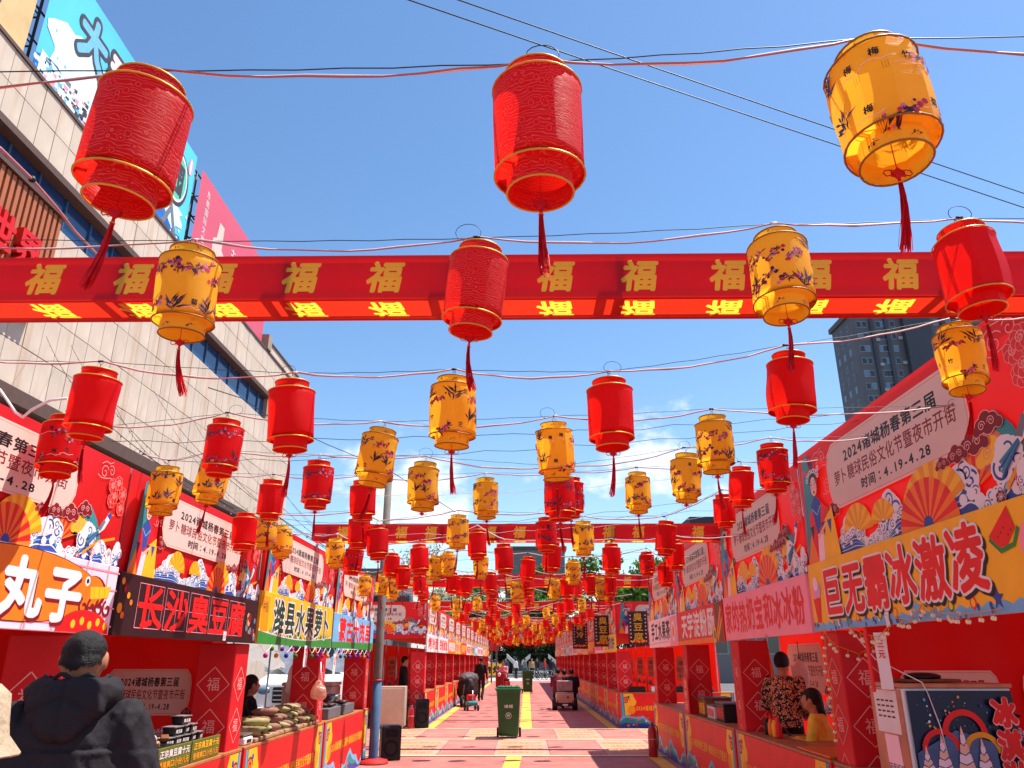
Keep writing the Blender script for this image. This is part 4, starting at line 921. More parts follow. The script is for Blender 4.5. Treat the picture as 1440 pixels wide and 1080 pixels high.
for ri, (Y, row) in enumerate(allrows):
    row = sorted(row, key=lambda r: r[0].x); tops = []
    for j, (P, ty) in enumerate(row):
        tl = (q.gauss(0, .045), q.gauss(0, .05)); rz = q.uniform(0, 6.28)
        lantern(P, ty, '%s, %s from left in the %s row from the viewer' % (DESC[ty], ORD[j], ordinal(ri)), tl, rz, tass=(q.random() > .12 or ri < 3))
        tops.append(P + Vector((0, 0, HB + CH_ + .054)))
    row_cable(Y, tops, 'pinkish white cable carrying the %s lantern row from the viewer' % ordinal(ri), .0036 if ri < 6 else .0046)

# ------------------------------------------------------------------ poles and wires
POLEG = mat('weathered_grey_pole', '70685f', .75, var=.2, scale=6, bump=.2); POLEB = mat('blue_painted_pole', '41698c', .6, var=.2, scale=5)
e = empty('utility_pole', (-2.47, 13.85, 0), 0, 'grey round street pole with blue painted base in front of the left stalls', 'pole')
MB().lathe([(.074, 1.28), (.064, 4.9), (.0, 4.92)], 18, POLEG).obj('shaft', e); MB().lathe([(.080, 0), (.078, 1.276), (.074, 1.279)], 18, POLEB).obj('blue_base', e); MB().ring((0, 0, 1.285), .078, .012, RED3, 18, 6).obj('tape_band', e)
MB().lathe([(.26, .02), (.24, .06), (.10, .09)], 14, mat('red_cloth_base', 'b01414', .7)).obj('cloth_wrap', e)
for i, (p, r_) in enumerate((((575, 0), (1440, 292)), ((645, 0), (1440, 272)))):
    a = street_point(p[0], p[1], 9.0); b = street_point(r_[0], r_[1], 14.0); d = b - a
    m = MB(); m.tube([a - d * 1.2, a, a + d * .5 + Vector((0, 0, -.02)), b, b + d * 1.2], .011, CBK, 5); o = m.obj('power_line'); tag(o, ['lower', 'upper'][i] + ' thin black power line slanting across the blue sky', 'cable')
# slack thin wires straight across the street
wq = random.Random(31)
for i, (y_, z_) in enumerate(((4.9, 3.0), (5.8, 2.98), (6.6, 3.12), (7.3, 3.02), (8.3, 3.1), (9.3, 3.0), (11.6, 3.08), (13.4, 3.05))):
    sg_ = wq.uniform(.06, .2); a_ = Vector((-2.72, y_ - wq.uniform(0, .5), 2.9 + wq.uniform(0, .2))); b_ = Vector((2.60, y_ + wq.uniform(-.3, .5), 3.3 + wq.uniform(-.05, .08)))
    o = MB().tube([a_.lerp(b_, k / 24) + Vector((0, .01 * math.sin(k * 1.7), -4 * sg_ * (k / 24) * (1 - k / 24) + .012 * math.sin(k * 2.3 + i))) for k in range(25)], .0022, [CBK, CBK, CBW][i % 3], 4).obj('street_wire'); tag(o, 'thin slack wire across the street between the lantern rows, %s from the viewer' % ORD[i], 'cable', 'slack wires across the street')
# slack string-light wires between the mall wall and the left stalls
sw = random.Random(21); BULB = mat('small_clear_bulb', 'b8b4a8', .3)
for i in range(10):
    y0 = 10 + i * 2.4; a = Vector((XL - .1, y0 * .62 + 1.0, 2.95 + sw.uniform(0, .15))); b = Vector((XB + .2, y0 + 9 + sw.uniform(-3, 3), 8.8 + sw.uniform(0, 2.6)))
    e = empty('string_light_wire', a, 0, 'thin string light wire from the mall wall, %s from the viewer' % ORD[i], 'cable', 'string light wires over the left stalls'); n = 26; pts = []
    for k in range(n + 1): t = k / n; p = (b - a) * t; p.z -= 4 * t * (1 - t) * (.5 + .25 * sw.random() * 0 + .1 * (i % 3)); pts.append(p)
    m = MB(); m.tube(pts, .006, CBK, 4); m.obj('wire', e)
    m = MB()
    for k in range(1, n): m.box(pts[k].x - .006, pts[k].x + .006, pts[k].y - .006, pts[k].y + .006, pts[k].z - .03, pts[k].z - .004, BULB if k % 2 else CBK)
    tag(m.obj('bulbs', e), kind='stuff')
for i, (c, rr) in enumerate((((18, 560), (95, 600)), )): pass
m = MB(); P0 = [street_point(x, y, 2.9) for x, y in ((-30, 545), (0, 548), (22, 580), (32, 587), (45, 576), (70, 563), (95, 560))]
o = (m.tube(P0, .006, CBW, 6), m.obj('loose_cable'))[1]; tag(o, 'loose white cable drooping in a loop above the leftmost stall banner', 'cable')
m = MB(); P0 = [street_point(*q_) for q_ in ((-40, 190, 4), (0, 208, 4.4), (45, 252, 5), (78, 290, 5.6), (105, 325, 6.2), (150, 372, 7.2))]
o = (m.tube(P0, .012, CBR, 6), m.ell(P0[2], .03, CBK, 8, 5), m.obj('loose_cable'))[2]; tag(o, 'brownish cable with a clamp running down in front of the mall', 'cable')
m = MB(); P0 = [street_point(x, y, Yq) for x, y, Yq in ((293, 545, 10), (340, 560, 12), (385, 590, 14), (460, 625, 15), (545, 660, 16), (640, 720, 17))]
o = (m.tube(P0, .008, CBK, 5), m.obj('loose_cable'))[1]; tag(o, 'black service wire slanting down past the mall corner', 'cable')
# ------------------------------------------------------------------ people
TMP = bpy.data.scenes.new('workbench')
def remeshed(mb, voxel, name, disp=None, smooth=2):
    me = mb.mesh(name); o = bpy.data.objects.new(name, me); TMP.collection.objects.link(o)
    r = o.modifiers.new('r', 'REMESH'); r.mode = 'VOXEL'; r.voxel_size = voxel; r.use_smooth_shade = True
    sm = o.modifiers.new('s', 'SMOOTH'); sm.iterations = smooth; sm.factor = .5
    vl = TMP.view_layers[0]; vl.update(); dg = vl.depsgraph; me2 = bpy.data.meshes.new_from_object(o.evaluated_get(dg)); bpy.data.objects.remove(o); bpy.data.meshes.remove(me)
    me2.name = name; me2.materials.clear(); me2.materials.append(mb.ms[0])
    for p in me2.polygons: p.use_smooth = True; p.material_index = 0
    if disp:
        ns = [v.normal.copy() for v in me2.vertices]
        for v, n in zip(me2.vertices, ns): v.co += n * disp(v.co)
    return me2
def cap(mb, a, b, ra, rb, m):
    a, b = Vector(a), Vector(b); pts = [a + (b - a) * (i / 4) for i in range(5)]; mb.tube(pts, [ra + (rb - ra) * i / 4 for i in range(5)], m, 10); mb.ell(a, ra, m, 10, 6); mb.ell(b, rb, m, 10, 6)
def loft(mb, rings, m, ax=Vector((1, 0, 0)), n=16):
    """rings: (centre, half width along ax, half depth)"""
    vs = []; fs = []
    for i, (c, rx, ry) in enumerate(rings):
        c = Vector(c); d = (Vector(rings[min(i + 1, len(rings) - 1)][0]) - Vector(rings[max(i - 1, 0)][0])).normalized(); w = (ax - d * ax.dot(d)).normalized(); f = d.cross(w)
        for k in range(n): a = 2 * PI * k / n; vs.append(c + w * rx * math.cos(a) + f * ry * math.sin(a))
    for i in range(len(rings) - 1):
        for k in range(n): fs.append((i * n + k, i * n + (k + 1) % n, (i + 1) * n + (k + 1) % n, (i + 1) * n + k))
    fs.append(list(range(n))[::-1]); fs.append([(len(rings) - 1) * n + k for k in range(n)]); mb.add(vs, fs, m)
STAND = dict(pel=(0, 0, .93), chest=(0, 0, 1.26), neck=(0, -.01, 1.44), head=(0, .02, 1.58),
             shl=(-.18, 0, 1.38), ell=(-.235, -.02, 1.12), wrl=(-.25, .06, .88), shr=(.18, 0, 1.38), elr=(.235, -.02, 1.12), wrr=(.25, .06, .88),
             hil=(-.09, 0, .9), knl=(-.10, .03, .5), anl=(-.10, 0, .09), hir=(.09, 0, .9), knr=(.10, .03, .5), anr=(.10, 0, .09))
def person(loc, rz, label, top, trous, hair=HAIR, pose=None, scale=1.0, group=None, voxel=.014, long_hair=False, sleeve='long', coat=0.0, skin=SKINB, hat=None, yaw_head=0.0):
    J = {k: Vector(v) for k, v in STAND.items()}
    for k, v in (pose or {}).items(): J[k] = Vector(v)
    ax = (J['shr'] - J['shl']).normalized()
    b = MB(); h = J['head']; fwd = Vector((-math.sin(yaw_head), math.cos(yaw_head), 0)); fwd = (fwd.x * Vector((ax.x, ax.y, 0)).normalized() + fwd.y * Vector((-ax.y, ax.x, 0)).normalized()); sd = Vector((fwd.y, -fwd.x, 0))
    Mh = Matrix((sd, fwd, Vector((0, 0, 1)))).transposed()
    b.ell(h, (.076, .095, .112), skin, 14, 10, Mh); b.ell(h + fwd * .035 - Vector((0, 0, .055)), (.055, .055, .06), skin, 12, 8, Mh); b.ell(h + fwd * .098 - Vector((0, 0, .012)), (.013, .02, .024), skin, 8, 6, Mh)
    for d in (-1, 1): b.ell(h + sd * d * .078 - Vector((0, 0, .005)), (.012, .024, .034), skin, 8, 6, Mh)
    b.ell(h + fwd * .088 - Vector((0, 0, .062)), (.026, .012, .010), skin, 8, 6, Mh)
    cap(b, J['neck'] - Vector((0, 0, .05)), h - Vector((0, 0, .07)), .058, .052, skin)
    loft(b, [(J['pel'], .15, .10), (J['chest'], .15, .10), (J['neck'] - Vector((0, 0, .06)), .10, .07)], skin, ax)
    for s, d in (('l', -1), ('r', 1)):
        cap(b, J['sh' + s], J['el' + s], .046, .038, skin); cap(b, J['el' + s], J['wr' + s], .037, .027, skin)
        w = J['wr' + s]; dr = (w - J['el' + s]).normalized(); pal = w + dr * .05; b.ell(pal, .034, skin, 10, 6)
        sdv = dr.cross(Vector((0, 0, 1))); sdv = sdv.normalized() if sdv.length > .1 else ax; sdv = sdv if abs(sdv.dot(ax)) < .9 else dr.cross(ax).normalized()
        for k in range(4):
            o0 = pal + sdv * (k - 1.5) * .017 + dr * .02; o1 = o0 + dr * (.034, .042, .04, .03)[k]; o2 = o1 + (dr * .6 + fwd * .5 - Vector((0, 0, .3))).normalized() * .028; cap(b, o0, o1, .0085, .008, skin); cap(b, o1, o2, .008, .007, skin)
        t0 = pal + sdv * .026 - dr * .02; cap(b, t0, t0 + (sdv + dr).normalized() * .035, .010, .008, skin)
        cap(b, J['hi' + s], J['kn' + s], .07, .05, skin); cap(b, J['kn' + s], J['an' + s], .045, .03, skin)
    me = remeshed(b, voxel * .75, 'body'); o = link('person', me, None, loc, (0, 0, rz), (scale,) * 3); tag(o, label, 'person', group)
    if hat is None:
        hm = MB(); hm.ell(h + Vector((0, 0, .022)) - fwd * .012, (.086, .102, .105), hair, 16, 10, Mh); cutp = h
        if long_hair: hm.ell(h - fwd * .075 - Vector((0, 0, .05)), (.06, .045, .11), hair, 10, 8, Mh); hm.ell(h - fwd * .10 - Vector((0, 0, .15)), (.03, .03, .10), hair, 10, 8, Mh)
        hme = remeshed(hm, voxel * .6, 'hair', smooth=1)
        bm = bmesh.new(); bm.from_mesh(hme); kill = [v for v in bm.verts if (v.co - h).dot(fwd) > .045 and (v.co - h).z < .045 or ((v.co - h).z < -.075 and not long_hair)]; bmesh.ops.delete(bm, geom=kill, context='VERTS'); bm.to_mesh(hme); bm.free(); link('hair', hme, o)
    tm = MB(); g = 1 + coat
    for d_, s in ((-1, 'l'), (1, 'r')):
        cap(tm, J['sh' + s], J['el' + s], .062 * g, .052 * g, top)
        if sleeve == 'long': cap(tm, J['el' + s], J['wr' + s], .051 * g, .040 * g, top)
    low = J['pel'] + (J['chest'] - J['pel']) * -.12
    loft(tm, [(low, .175 * g, .125 * g), (J['pel'] + (J['chest'] - J['pel']) * .3, .165 * g, .12 * g), (J['chest'], .18 * g, .125 * g), (J['neck'] - Vector((0, 0, .055)), .15 * g, .095 * g), (J['neck'] - Vector((0, 0, .0)), .085, .075)], top, ax)
    sdx = rnd.uniform(0, 50)
    link('top', remeshed(tm, voxel, 'top', lambda c: .012 * noise.noise(Vector((c.x * 9 + sdx, c.y * 9, c.z * 5))) + .006 * noise.noise(Vector((c.x * 22 + sdx, c.y * 22, c.z * 12)))), o)
    lm = MB()
    for s in 'lr': cap(lm, J['hi' + s], J['kn' + s], .09, .068, trous); cap(lm, J['kn' + s], J['an' + s] + Vector((0, 0, .03)), .066, .058, trous)
    loft(lm, [(J['pel'] + (J['hil'] + J['hir'] - 2 * J['pel']) * .5 - Vector((0, 0, .03)), .14, .10), (J['pel'] + (J['chest'] - J['pel']) * .2, .158, .112)], trous, ax)
    link('trousers', remeshed(lm, voxel, 'trousers', lambda c: .010 * noise.noise(Vector((c.x * 10 + sdx, c.y * 10, c.z * 7)))), o)
    for s in 'lr':
        f = MB(); a = J['an' + s]; f.ell(a + Vector((0, .05, -.045)), (.045, .12, .045), RUBBER, 12, 8); f.ell(a + Vector((0, 0, -.01)), (.042, .05, .05), RUBBER, 10, 6); link('shoe', remeshed(f, .012, 'shoe'), o)
    return o
CO = {k: mat('cloth_' + k, v, .8, var=.15, scale=12, bump=.2, bscale=90) for k, v in dict(black='16151a', navy='1c2234', grey='6a6a70', white='d8d4d0', maroon='6a1430', pink='d88a98', tan='a08060', yellow='e8c440', red='b01820', denim='34465e').items()}
# floral shirt
fs_ = bpy.data.materials.new('floral_shirt'); fs_.use_nodes = True; t = fs_.node_tree; b = t.nodes['Principled BSDF']; co = N(t, 'ShaderNodeTexCoord'); v = N(t, 'ShaderNodeTexVoronoi'); v.inputs['Scale'].default_value = 34; t.links.new(co.outputs['Object'], v.inputs[0])
nz = N(t, 'ShaderNodeTexNoise'); nz.inputs['Scale'].default_value = 30; t.links.new(co.outputs['Object'], nz.inputs[0]); ad_ = N(t, 'ShaderNodeMath', operation='ADD'); t.links.new(v.outputs[0], ad_.inputs[0]); t.links.new(nz.outputs[0], ad_.inputs[1])
rp = N(t, 'ShaderNodeValToRGB'); rp.color_ramp.interpolation = 'CONSTANT'; rp.color_ramp.elements[0].color = hx('181014'); e1 = rp.color_ramp.elements.new(.78); e1.color = hx('d8723c'); e2 = rp.color_ramp.elements.new(.94); e2.color = hx('f0c8a0'); rp.color_ramp.elements[-1].position = 1.0; rp.color_ramp.elements[-1].color = hx('201418'); t.links.new(ad_.outputs[0], rp.inputs[0]); t.links.new(rp.outputs[0], b.inputs['Base Color']); b.inputs['Roughness'].default_value = .8

# the man in the foreground, seen from behind
JK = mat('black_jacket', '252226', .8, var=.12, scale=5, bump=.15, bscale=60, spec=.2)
HLOC = (-1.70, 3.1, 0.0)
mp_ = dict(pel=(0, 0, .98), chest=(0, 0, 1.28), neck=(0, 0, 1.47), head=(0, .03, 1.618), shl=(-.2, 0, 1.41), shr=(.2, 0, 1.41), ell=(-.27, .02, 1.12), elr=(.27, .02, 1.12), wrl=(-.2, .24, 1.06), wrr=(.2, .24, 1.06))
man = person(HLOC, math.radians(14), 'man in a black hooded jacket with cropped hair, back turned, at left foreground', JK, CO['black'], pose=mp_, voxel=.011, coat=.0)
for ch in list(man.children):
    if ch.name.startswith('top') or ch.name.startswith('hair'): bpy.data.objects.remove(ch)
j = MB()
loft(j, [((0, 0, .84), .25, .17), ((0, 0, 1.05), .255, .175), ((0, 0, 1.25), .248, .16), ((0, -.005, 1.36), .228, .135), ((0, -.005, 1.44), .165, .105), ((0, 0, 1.50), .10, .085)], JK)
for d, s in ((-1, 'l'), (1, 'r')):
    cap(j, (d * .185, 0, 1.385), Vector(mp_['el' + s]) * 1.0 + Vector((d * .035, 0, 0)), .098, .08, JK); cap(j, Vector(mp_['el' + s]) + Vector((d * .035, 0, 0)), mp_['wr' + s], .078, .055, JK)
def jfold(c):
    rid = lambda v_: (1 - abs(noise.noise(v_))) ** 3
    ext = .009 * rid(Vector((c.x * 9 + 7 + c.z * 2.5, c.y * 5, c.z * 1.6))) * (1 if c.z < 1.3 else .35) + .008 * rid(Vector((c.x * 15 - c.z * 10, c.y * 9 + 3, c.z * 7))) * (1 if abs(c.x) > .2 else .3) - .009
    return ext + jfold0(c)
def jfold0(c):
    d = .007 * noise.noise(Vector((c.x * 7 + 3, c.y * 6, c.z * 3.2))) + .006 * noise.noise(Vector((c.x * 16 + c.z * 12, c.y * 14, c.z * 5))) + .004 * noise.noise(Vector((c.x * 34 + c.z * 30, c.y * 20, c.z * 9)))
    if c.y < -.02 and abs(c.x) < .21:
        q_ = c.z - 1.315; d -= .008 * math.exp(-(q_ / .006) ** 2); d += .008 * math.exp(-((q_ + .012) / .010) ** 2) * (c.z < 1.315)
    return d
link('jacket', remeshed(j, .009, 'jacket', jfold, 2), man)
hd = MB()
for i in range(17):
    a = math.radians(-200 + i * 220 / 16); r = 1.0 - .25 * abs(i - 8) / 8
    hd.ell((.115 * math.cos(a + .0), -.005 + .10 * math.sin(a), 1.497 - .012 * (1 - abs(i - 8) / 8)), (.05 * r + .012, .05 * r + .012, .072 * r), JK, 10, 8)
hd.ell((0, -.10, 1.455), (.135, .065, .085), JK, 14, 10); hd.ell((.0, -.135, 1.41), (.085, .05, .075), JK, 12, 8)
link('hood', remeshed(hd, .007, 'hood', lambda c: -.007 * math.exp(-(c.x / .006) ** 2) - .007 * math.exp(-((c.z - 1.492 + .5 * abs(c.x)) / .007) ** 2) * (c.y < 0) + .006 * noise.noise(Vector((c.x * 12, c.y * 14, c.z * 16 + 5))) + .008 * (1 - abs(noise.noise(Vector((c.x * 9 + c.z * 7, c.y * 8, c.z * 13))))) ** 4 + .004 * noise.noise(Vector((c.x * 26 + c.z * 20, c.y * 20, c.z * 24))), 3), man)
hm = MB(); hm.ell((0, .018, 1.648), (.079, .099, .080), HAIR, 18, 12); hm.ell((0, -.012, 1.610), (.0755, .072, .070), HAIR, 16, 10)
hme = remeshed(hm, .006, 'hair', lambda c: .0018 * noise.noise(c * 60) + .0012 * noise.noise(c * 140), 1); bm = bmesh.new(); bm.from_mesh(hme); bmesh.ops.delete(bm, geom=[v_ for v_ in bm.verts if v_.co.z < 1.578 + .25 * max(0, v_.co.y) + .012 * noise.noise(v_.co * 40) + .02 * min(1, abs(v_.co.x) / .07) or (v_.co.y > .075 and v_.co.z < 1.66)], context='VERTS'); bm.to_mesh(hme); bm.free(); link('hair', hme, man)
bl = MB(); hq = random.Random(2); hv = [v_ for v_ in hme.vertices]
for i in range(5200):                      # short blades of hair over the whole scalp
    v_ = hq.choice(hv); n_ = v_.normal; dn = (n_ + Vector((hq.uniform(-.5, .5), hq.uniform(-.5, .5), -1.4 + hq.uniform(-.3, .3)))).normalized(); sd_ = dn.cross(n_); sd_ = sd_.normalized() * .0009 if sd_.length > .01 else Vector((.0009, 0, 0)); b0 = v_.co - n_ * .001; l_ = hq.uniform(.003, .008)
    bl.add([b0 - sd_, b0 + sd_, b0 + dn * l_], [(0, 1, 2)], HAIR)
tag(bl.obj('hair_strands', man), kind='stuff')
he = MB(); he.tube([(.112 * math.cos(math.radians(a_)), -.01 + .098 * math.sin(math.radians(a_)), 1.560 + .012 * math.sin(a_ * .13) - .02 * (abs(a_ - 270) / 130)) for a_ in range(140, 401, 10)], .008, JK, 8); he.obj('hood_edge', man)
# passer-by cut by the left edge, pale bucket hat
cr_ = mat('cream_hat_cloth', 'a8967c', .85, var=.15, scale=14, bump=.4, bscale=50)
pb = person((-1.30, 1.92, 0), math.radians(30), 'person in a cream bucket hat and pink top cut off by the left edge', CO['pink'], CO['denim'], scale=.92, voxel=.014, hat=True)
ht = MB(); ht.lathe([(.001, 1.70), (.06, 1.70), (.088, 1.675), (.098, 1.60), (.102, 1.575), (.135, 1.535), (.137, 1.529), (.10, 1.568)], 22, cr_, Matrix.Translation((0, .02, 0)), fn=lambda p: p + Vector((p.x, p.y, 0)) * .06 * noise.noise(p * 9)); link('hat', ht.mesh('hat'), pb)
SIT = dict(pel=(0, 0, .50), chest=(0, .03, .83), neck=(0, .05, 1.01), head=(0, .09, 1.14), shl=(-.18, .04, .95), shr=(.18, .04, .95), ell=(-.22, .10, .70), elr=(.22, .10, .70), wrl=(-.06, .30, .74), wrr=(.06, .30, .74),
           hil=(-.09, .02, .48), hir=(.09, .02, .48), knl=(-.11, .42, .52), knr=(.11, .42, .52), anl=(-.11, .40, .09), anr=(.11, .40, .09))
FLORA = fs_
person((3.02, 9.5, 0.0), math.radians(-35), 'person in a black and orange floral blouse, back turned, under the pink sign', FLORA, CO['black'], scale=1.0, voxel=.013, pose=dict(wrl=(-.1, .3, 1.0), wrr=(.12, .3, 1.0)))
sw_ = person((3.16, 8.78, .07), math.radians(58), 'seated woman in a pale yellow sweater looking down at a phone', CO['yellow'], CO['black'], pose=SIT, voxel=.013, long_hair=True)
ph = MB(); ph.bbox(-.036, .036, -.005, .005, -.07, .07, BPLAST, .004, Matrix.Translation((0, .37, .80)) @ Matrix.Rotation(-.7, 4, 'X')); tag((lambda o_: (setattr(o_, 'location', (3.16, 8.78, .07)), setattr(o_, 'rotation_euler', (0, 0, math.radians(58))), o_)[2])(ph.obj('phone')), 'black phone in the seated woman’s hands', 'phone')
def stool(x, y, h, label, m):
    e = empty('stool', (x, y, 0), 0, label, 'stool'); MB().bbox(-.17, .17, -.17, .17, h - .03, h, m, .01).obj('seat', e)
    for a in (-1, 1):
        for c in (-1, 1): MB().tube([(a * .13, c * .13, h - .031), (a * .17, c * .17, 0)], .014, m, 6).obj('leg', e)
stool(3.14, 8.77, .46, 'plastic stool under the woman with the phone', CO['tan'])
person((-3.42, 10.0, .18), math.radians(-50), 'dark-haired vendor in black sitting behind the radish counter', CO['black'], CO['black'], pose=SIT, voxel=.014, long_hair=True); stool(-3.40, 10.01, .56, 'stool under the radish vendor', BPLAST)
person((-1.72, 33.6, 0), math.radians(-10), 'person in black walking away on the left, beside the covered scooter', CO['black'], CO['black'], voxel=.018, pose=dict(knl=(-.1, .16, .52), anl=(-.1, .10, .10), knr=(.1, -.02, .5), anr=(.1, -.22, .14)))
person((-3.25, 22.2, 0), math.radians(-70), 'dark figure standing inside the first far left stall', CO['black'], CO['black'], voxel=.018)

# ------------------------------------------------------------------ wheeled bins
BING = mat('dark_green_bin', '1c4f24', .42, var=.12, scale=3); BINL = mat('bin_lid_green', '1f6a3c', .4, var=.1); LETT = mat('pale_bin_lettering', 'c8d0c0', .6)
def wheelie(x, y, rz, label):
    e = empty('wheeled_bin', (x, y, 0), rz, label, 'bin'); m = MB(); n = 6
    rings = [(.20, .22, .06), (.215, .24, .12), (.26, .30, .92), (.275, .315, .98)]
    vs = []; fs = []
    for hw, hd_, z in rings:
        r = .05
        for cx, cy, a0 in ((hw - r, -hd_ + r, -90), (hw - r, hd_ - r, 0), (-hw + r, hd_ - r, 90), (-hw + r, -hd_ + r, 180)):
            for k in range(4): a = math.radians(a0 + 30 * k); vs.append((cx + r * math.cos(a), cy + r * math.sin(a), z))
    for i in range(len(rings) - 1):
        for k in range(16): fs.append((i * 16 + k, i * 16 + (k + 1) % 16, (i + 1) * 16 + (k + 1) % 16, (i + 1) * 16 + k))
    fs.append(list(range(16))[::-1]); m.add(vs, fs, BING, False); m.obj('body', e)
    l = MB(); l.bbox(-.295, .295, -.335, .335, .982, 1.02, BINL, .012); l.bbox(-.25, .25, -.28, .28, 1.021, 1.055, BINL, .02); l.obj('lid', e)
    for d in (-.18, -.06, .06, .18): MB().bbox(d - .012, d + .012, -.2, .2, 1.056, 1.075, BINL, .005).obj('lid_rib', e)
    h = MB(); h.tube([(-.24, .36, .97), (.24, .36, .97)], .016, BING, 8); h.obj('handle', e)
    for d in (-1, 1):
        w = MB(); w.lathe([(.02, -.025), (.09, -.025), (.1, -.015), (.1, .015), (.09, .025), (.02, .025)], 16, RUBBER, Matrix.Translation((d * .245, .25, .1)) @ Matrix.Rotation(PI / 2, 4, 'Y')); w.obj('wheel', e)
    p = Print(-.305); p.text('诸城', -.10, .62, .1, .075, LETT, .02); p.circ(0, .47, .065, LETT, 22); p.y -= .001; p.circ(0, .47, .056, BING, 22); p.y -= .001; p.text('环', -.04, .43, .08, .085, LETT, .02); me = p.mesh('lettering')
    for v_ in me.vertices: v_.co.y = v_.co.y - .0 + (.92 - v_.co.z) * .058 + .0
    link('lettering', me, e)
wheelie(-.31, 18.2, 0, 'nearest green wheeled bin standing in the middle of the street'); wheelie(.24, 41.6, math.radians(4), 'farther green wheeled bin behind the nearest one')
# ------------------------------------------------------------------ three-wheeler seen from behind
CREAMP = mat('cream_vehicle_paint', 'c8b498', .35, var=.08); REDV = mat('red_vehicle_paint', '8c1420', .35)
def wheel(e, x, y, r, w=.05, nm='wheel'):
    o_ = MB().lathe([(r * .55, -w), (r * .9, -w), (r, -w * .6), (r, w * .6), (r * .9, w), (r * .55, w)], 20, RUBBER, Matrix.Rotation(PI / 2, 4, 'Y')).obj(nm, e, (x, y, r)); MB().lathe([(.01, -w * .7), (r * .56, -w * .7), (r * .56, w * .7), (.01, w * .7)], 14, ALU, Matrix.Rotation(PI / 2, 4, 'Y')).obj('rim', o_); return o_
e = empty('electric_tricycle', (1.42, 27.9, 0), 0, 'cream electric tricycle carrying three riders, seen from behind on the right', 'tricycle')
for d in (-.34, .34):
    wheel(e, d, 0, .17, .055); MB().lathe([(.19, -.08), (.215, -.06), (.22, 0), (.215, .06), (.19, .08)], 20, BPLAST, Matrix.Translation((d, 0, .17)) @ Matrix.Rotation(PI / 2, 4, 'Y')).obj('fender', e)
wheel(e, 0, 1.25, .18)
MB().bbox(-.30, .30, -.30, .32, .24, .54, CREAMP, .03).obj('cargo_box', e); MB().bbox(-.27, .27, -.318, -.303, .28, .50, mat('pinkish_tail_panel', 'c0907c', .4, var=.1), .006).obj('tail_panel', e); MB().bbox(-.34, .34, -.32, .1, .14, .235, BPLAST, .02).obj('bumper', e); MB().bbox(-.27, .27, -.26, -.1, .60, .94, mat('grey_pink_backrest', '9a7a78', .6, var=.3, scale=9), .04).obj('backrest', e); MB().tube([(-.29, -.28, .56), (.29, -.28, .56)], .018, ALU, 6).obj('rail', e)
MB().bbox(-.28, .28, -.1, .5, .545, .60, BPLAST, .02).obj('seat', e); MB().tube([(0, 1.25, .35), (0, 1.05, .85), (-.25, .95, .9)], .025, BPLAST, 8).tube([(0, 1.05, .85), (.25, .95, .9)], .025, BPLAST, 8).obj('handlebar', e); MB().bbox(-.2, .2, .32, 1.3, .14, .22, CREAMP, .02).obj('floor_board', e)
for d in (-.26, .26): MB().bbox(d - .03, d + .03, -.335, -.321, .25, .32, REDV, .006).obj('tail_light', e)
MB().bbox(.06, .13, -.326, -.3185, .38, .45, REDV, .004).obj('badge', e); MB().bbox(-.09, .09, -.332, -.321, .15, .21, WPAINT, .003).obj('number_plate', e)
RIDE = dict(SIT); RIDE.update(wrl=(-.2, .42, .8), wrr=(.2, .42, .8))
person((1.22, 28.25, .07), 0, 'tricycle rider in maroon on the left, seen from behind', CO['maroon'], CO['black'], pose=RIDE, voxel=.018, coat=.12); person((1.70, 28.3, .05), 0, 'tricycle rider in a black coat on the right, seen from behind', CO['black'], CO['black'], pose=SIT, voxel=.018, coat=.25); person((1.46, 28.75, .03), 0, 'tricycle rider in the middle, mostly hidden by the two behind', CO['navy'], CO['black'], pose=RIDE, voxel=.02)
# scooter wrapped in a quilted windproof cover, small toy cart before it
QUILT = mat('quilted_grey_cover', '4a4044', .6, var=.5, scale=18, bump=.5, bscale=14); WINE = mat('wine_black_cover', '221014', .6, var=.3, scale=6)
e = empty('covered_scooter', (-2.02, 30.2, 0), math.radians(-15), 'electric scooter under a quilted dark windproof cover on the left', 'scooter')
q1 = MB(); q1.ell((0, 0, .62), (.36, .62, .5), WINE, 16, 10); q1.ell((.05, -.3, .55), (.34, .3, .5), WINE, 14, 10); link('cover', remeshed(q1, .03, 'cover', lambda c: .05 * noise.noise(c * 5) if c.z > .2 else 0), e)
q2 = MB(); q2.ell((0, .05, .95), (.34, .62, .22), QUILT, 16, 10); link('quilt', remeshed(q2, .025, 'quilt', lambda c: .02 * noise.noise(c * 14)), e); wheel(e, .05, -.72, .2); wheel(e, 0, .6, .2); MB().tube([(.05, -.72, .2), (.04, -.5, .9), (-.25, -.45, 1.05)], .02, STEEL, 6).tube([(.04, -.5, .9), (.3, -.45, 1.05)], .02, STEEL, 6).obj('handlebar', e)
e = empty('toy_cart', (-1.72, 27.6, 0), .3, 'small teal and red ride-on toy in front of the covered scooter', 'toy'); MB().bbox(-.17, .17, -.26, .26, .16, .3, TEAL, .05).obj('body', e); MB().bbox(-.13, .13, .0, .22, .31, .5, RED2, .04).obj('seat', e); MB().tube([(0, -.2, .3), (0, -.12, .62)], .02, ALU, 6).tube([(-.15, -.12, .62), (.15, -.12, .62)], .018, BPLAST, 6).obj('handlebar', e)
for x_ in (-.18, .18):
    for y_ in (-.2, .2): wheel(e, x_, y_, .09, .025)
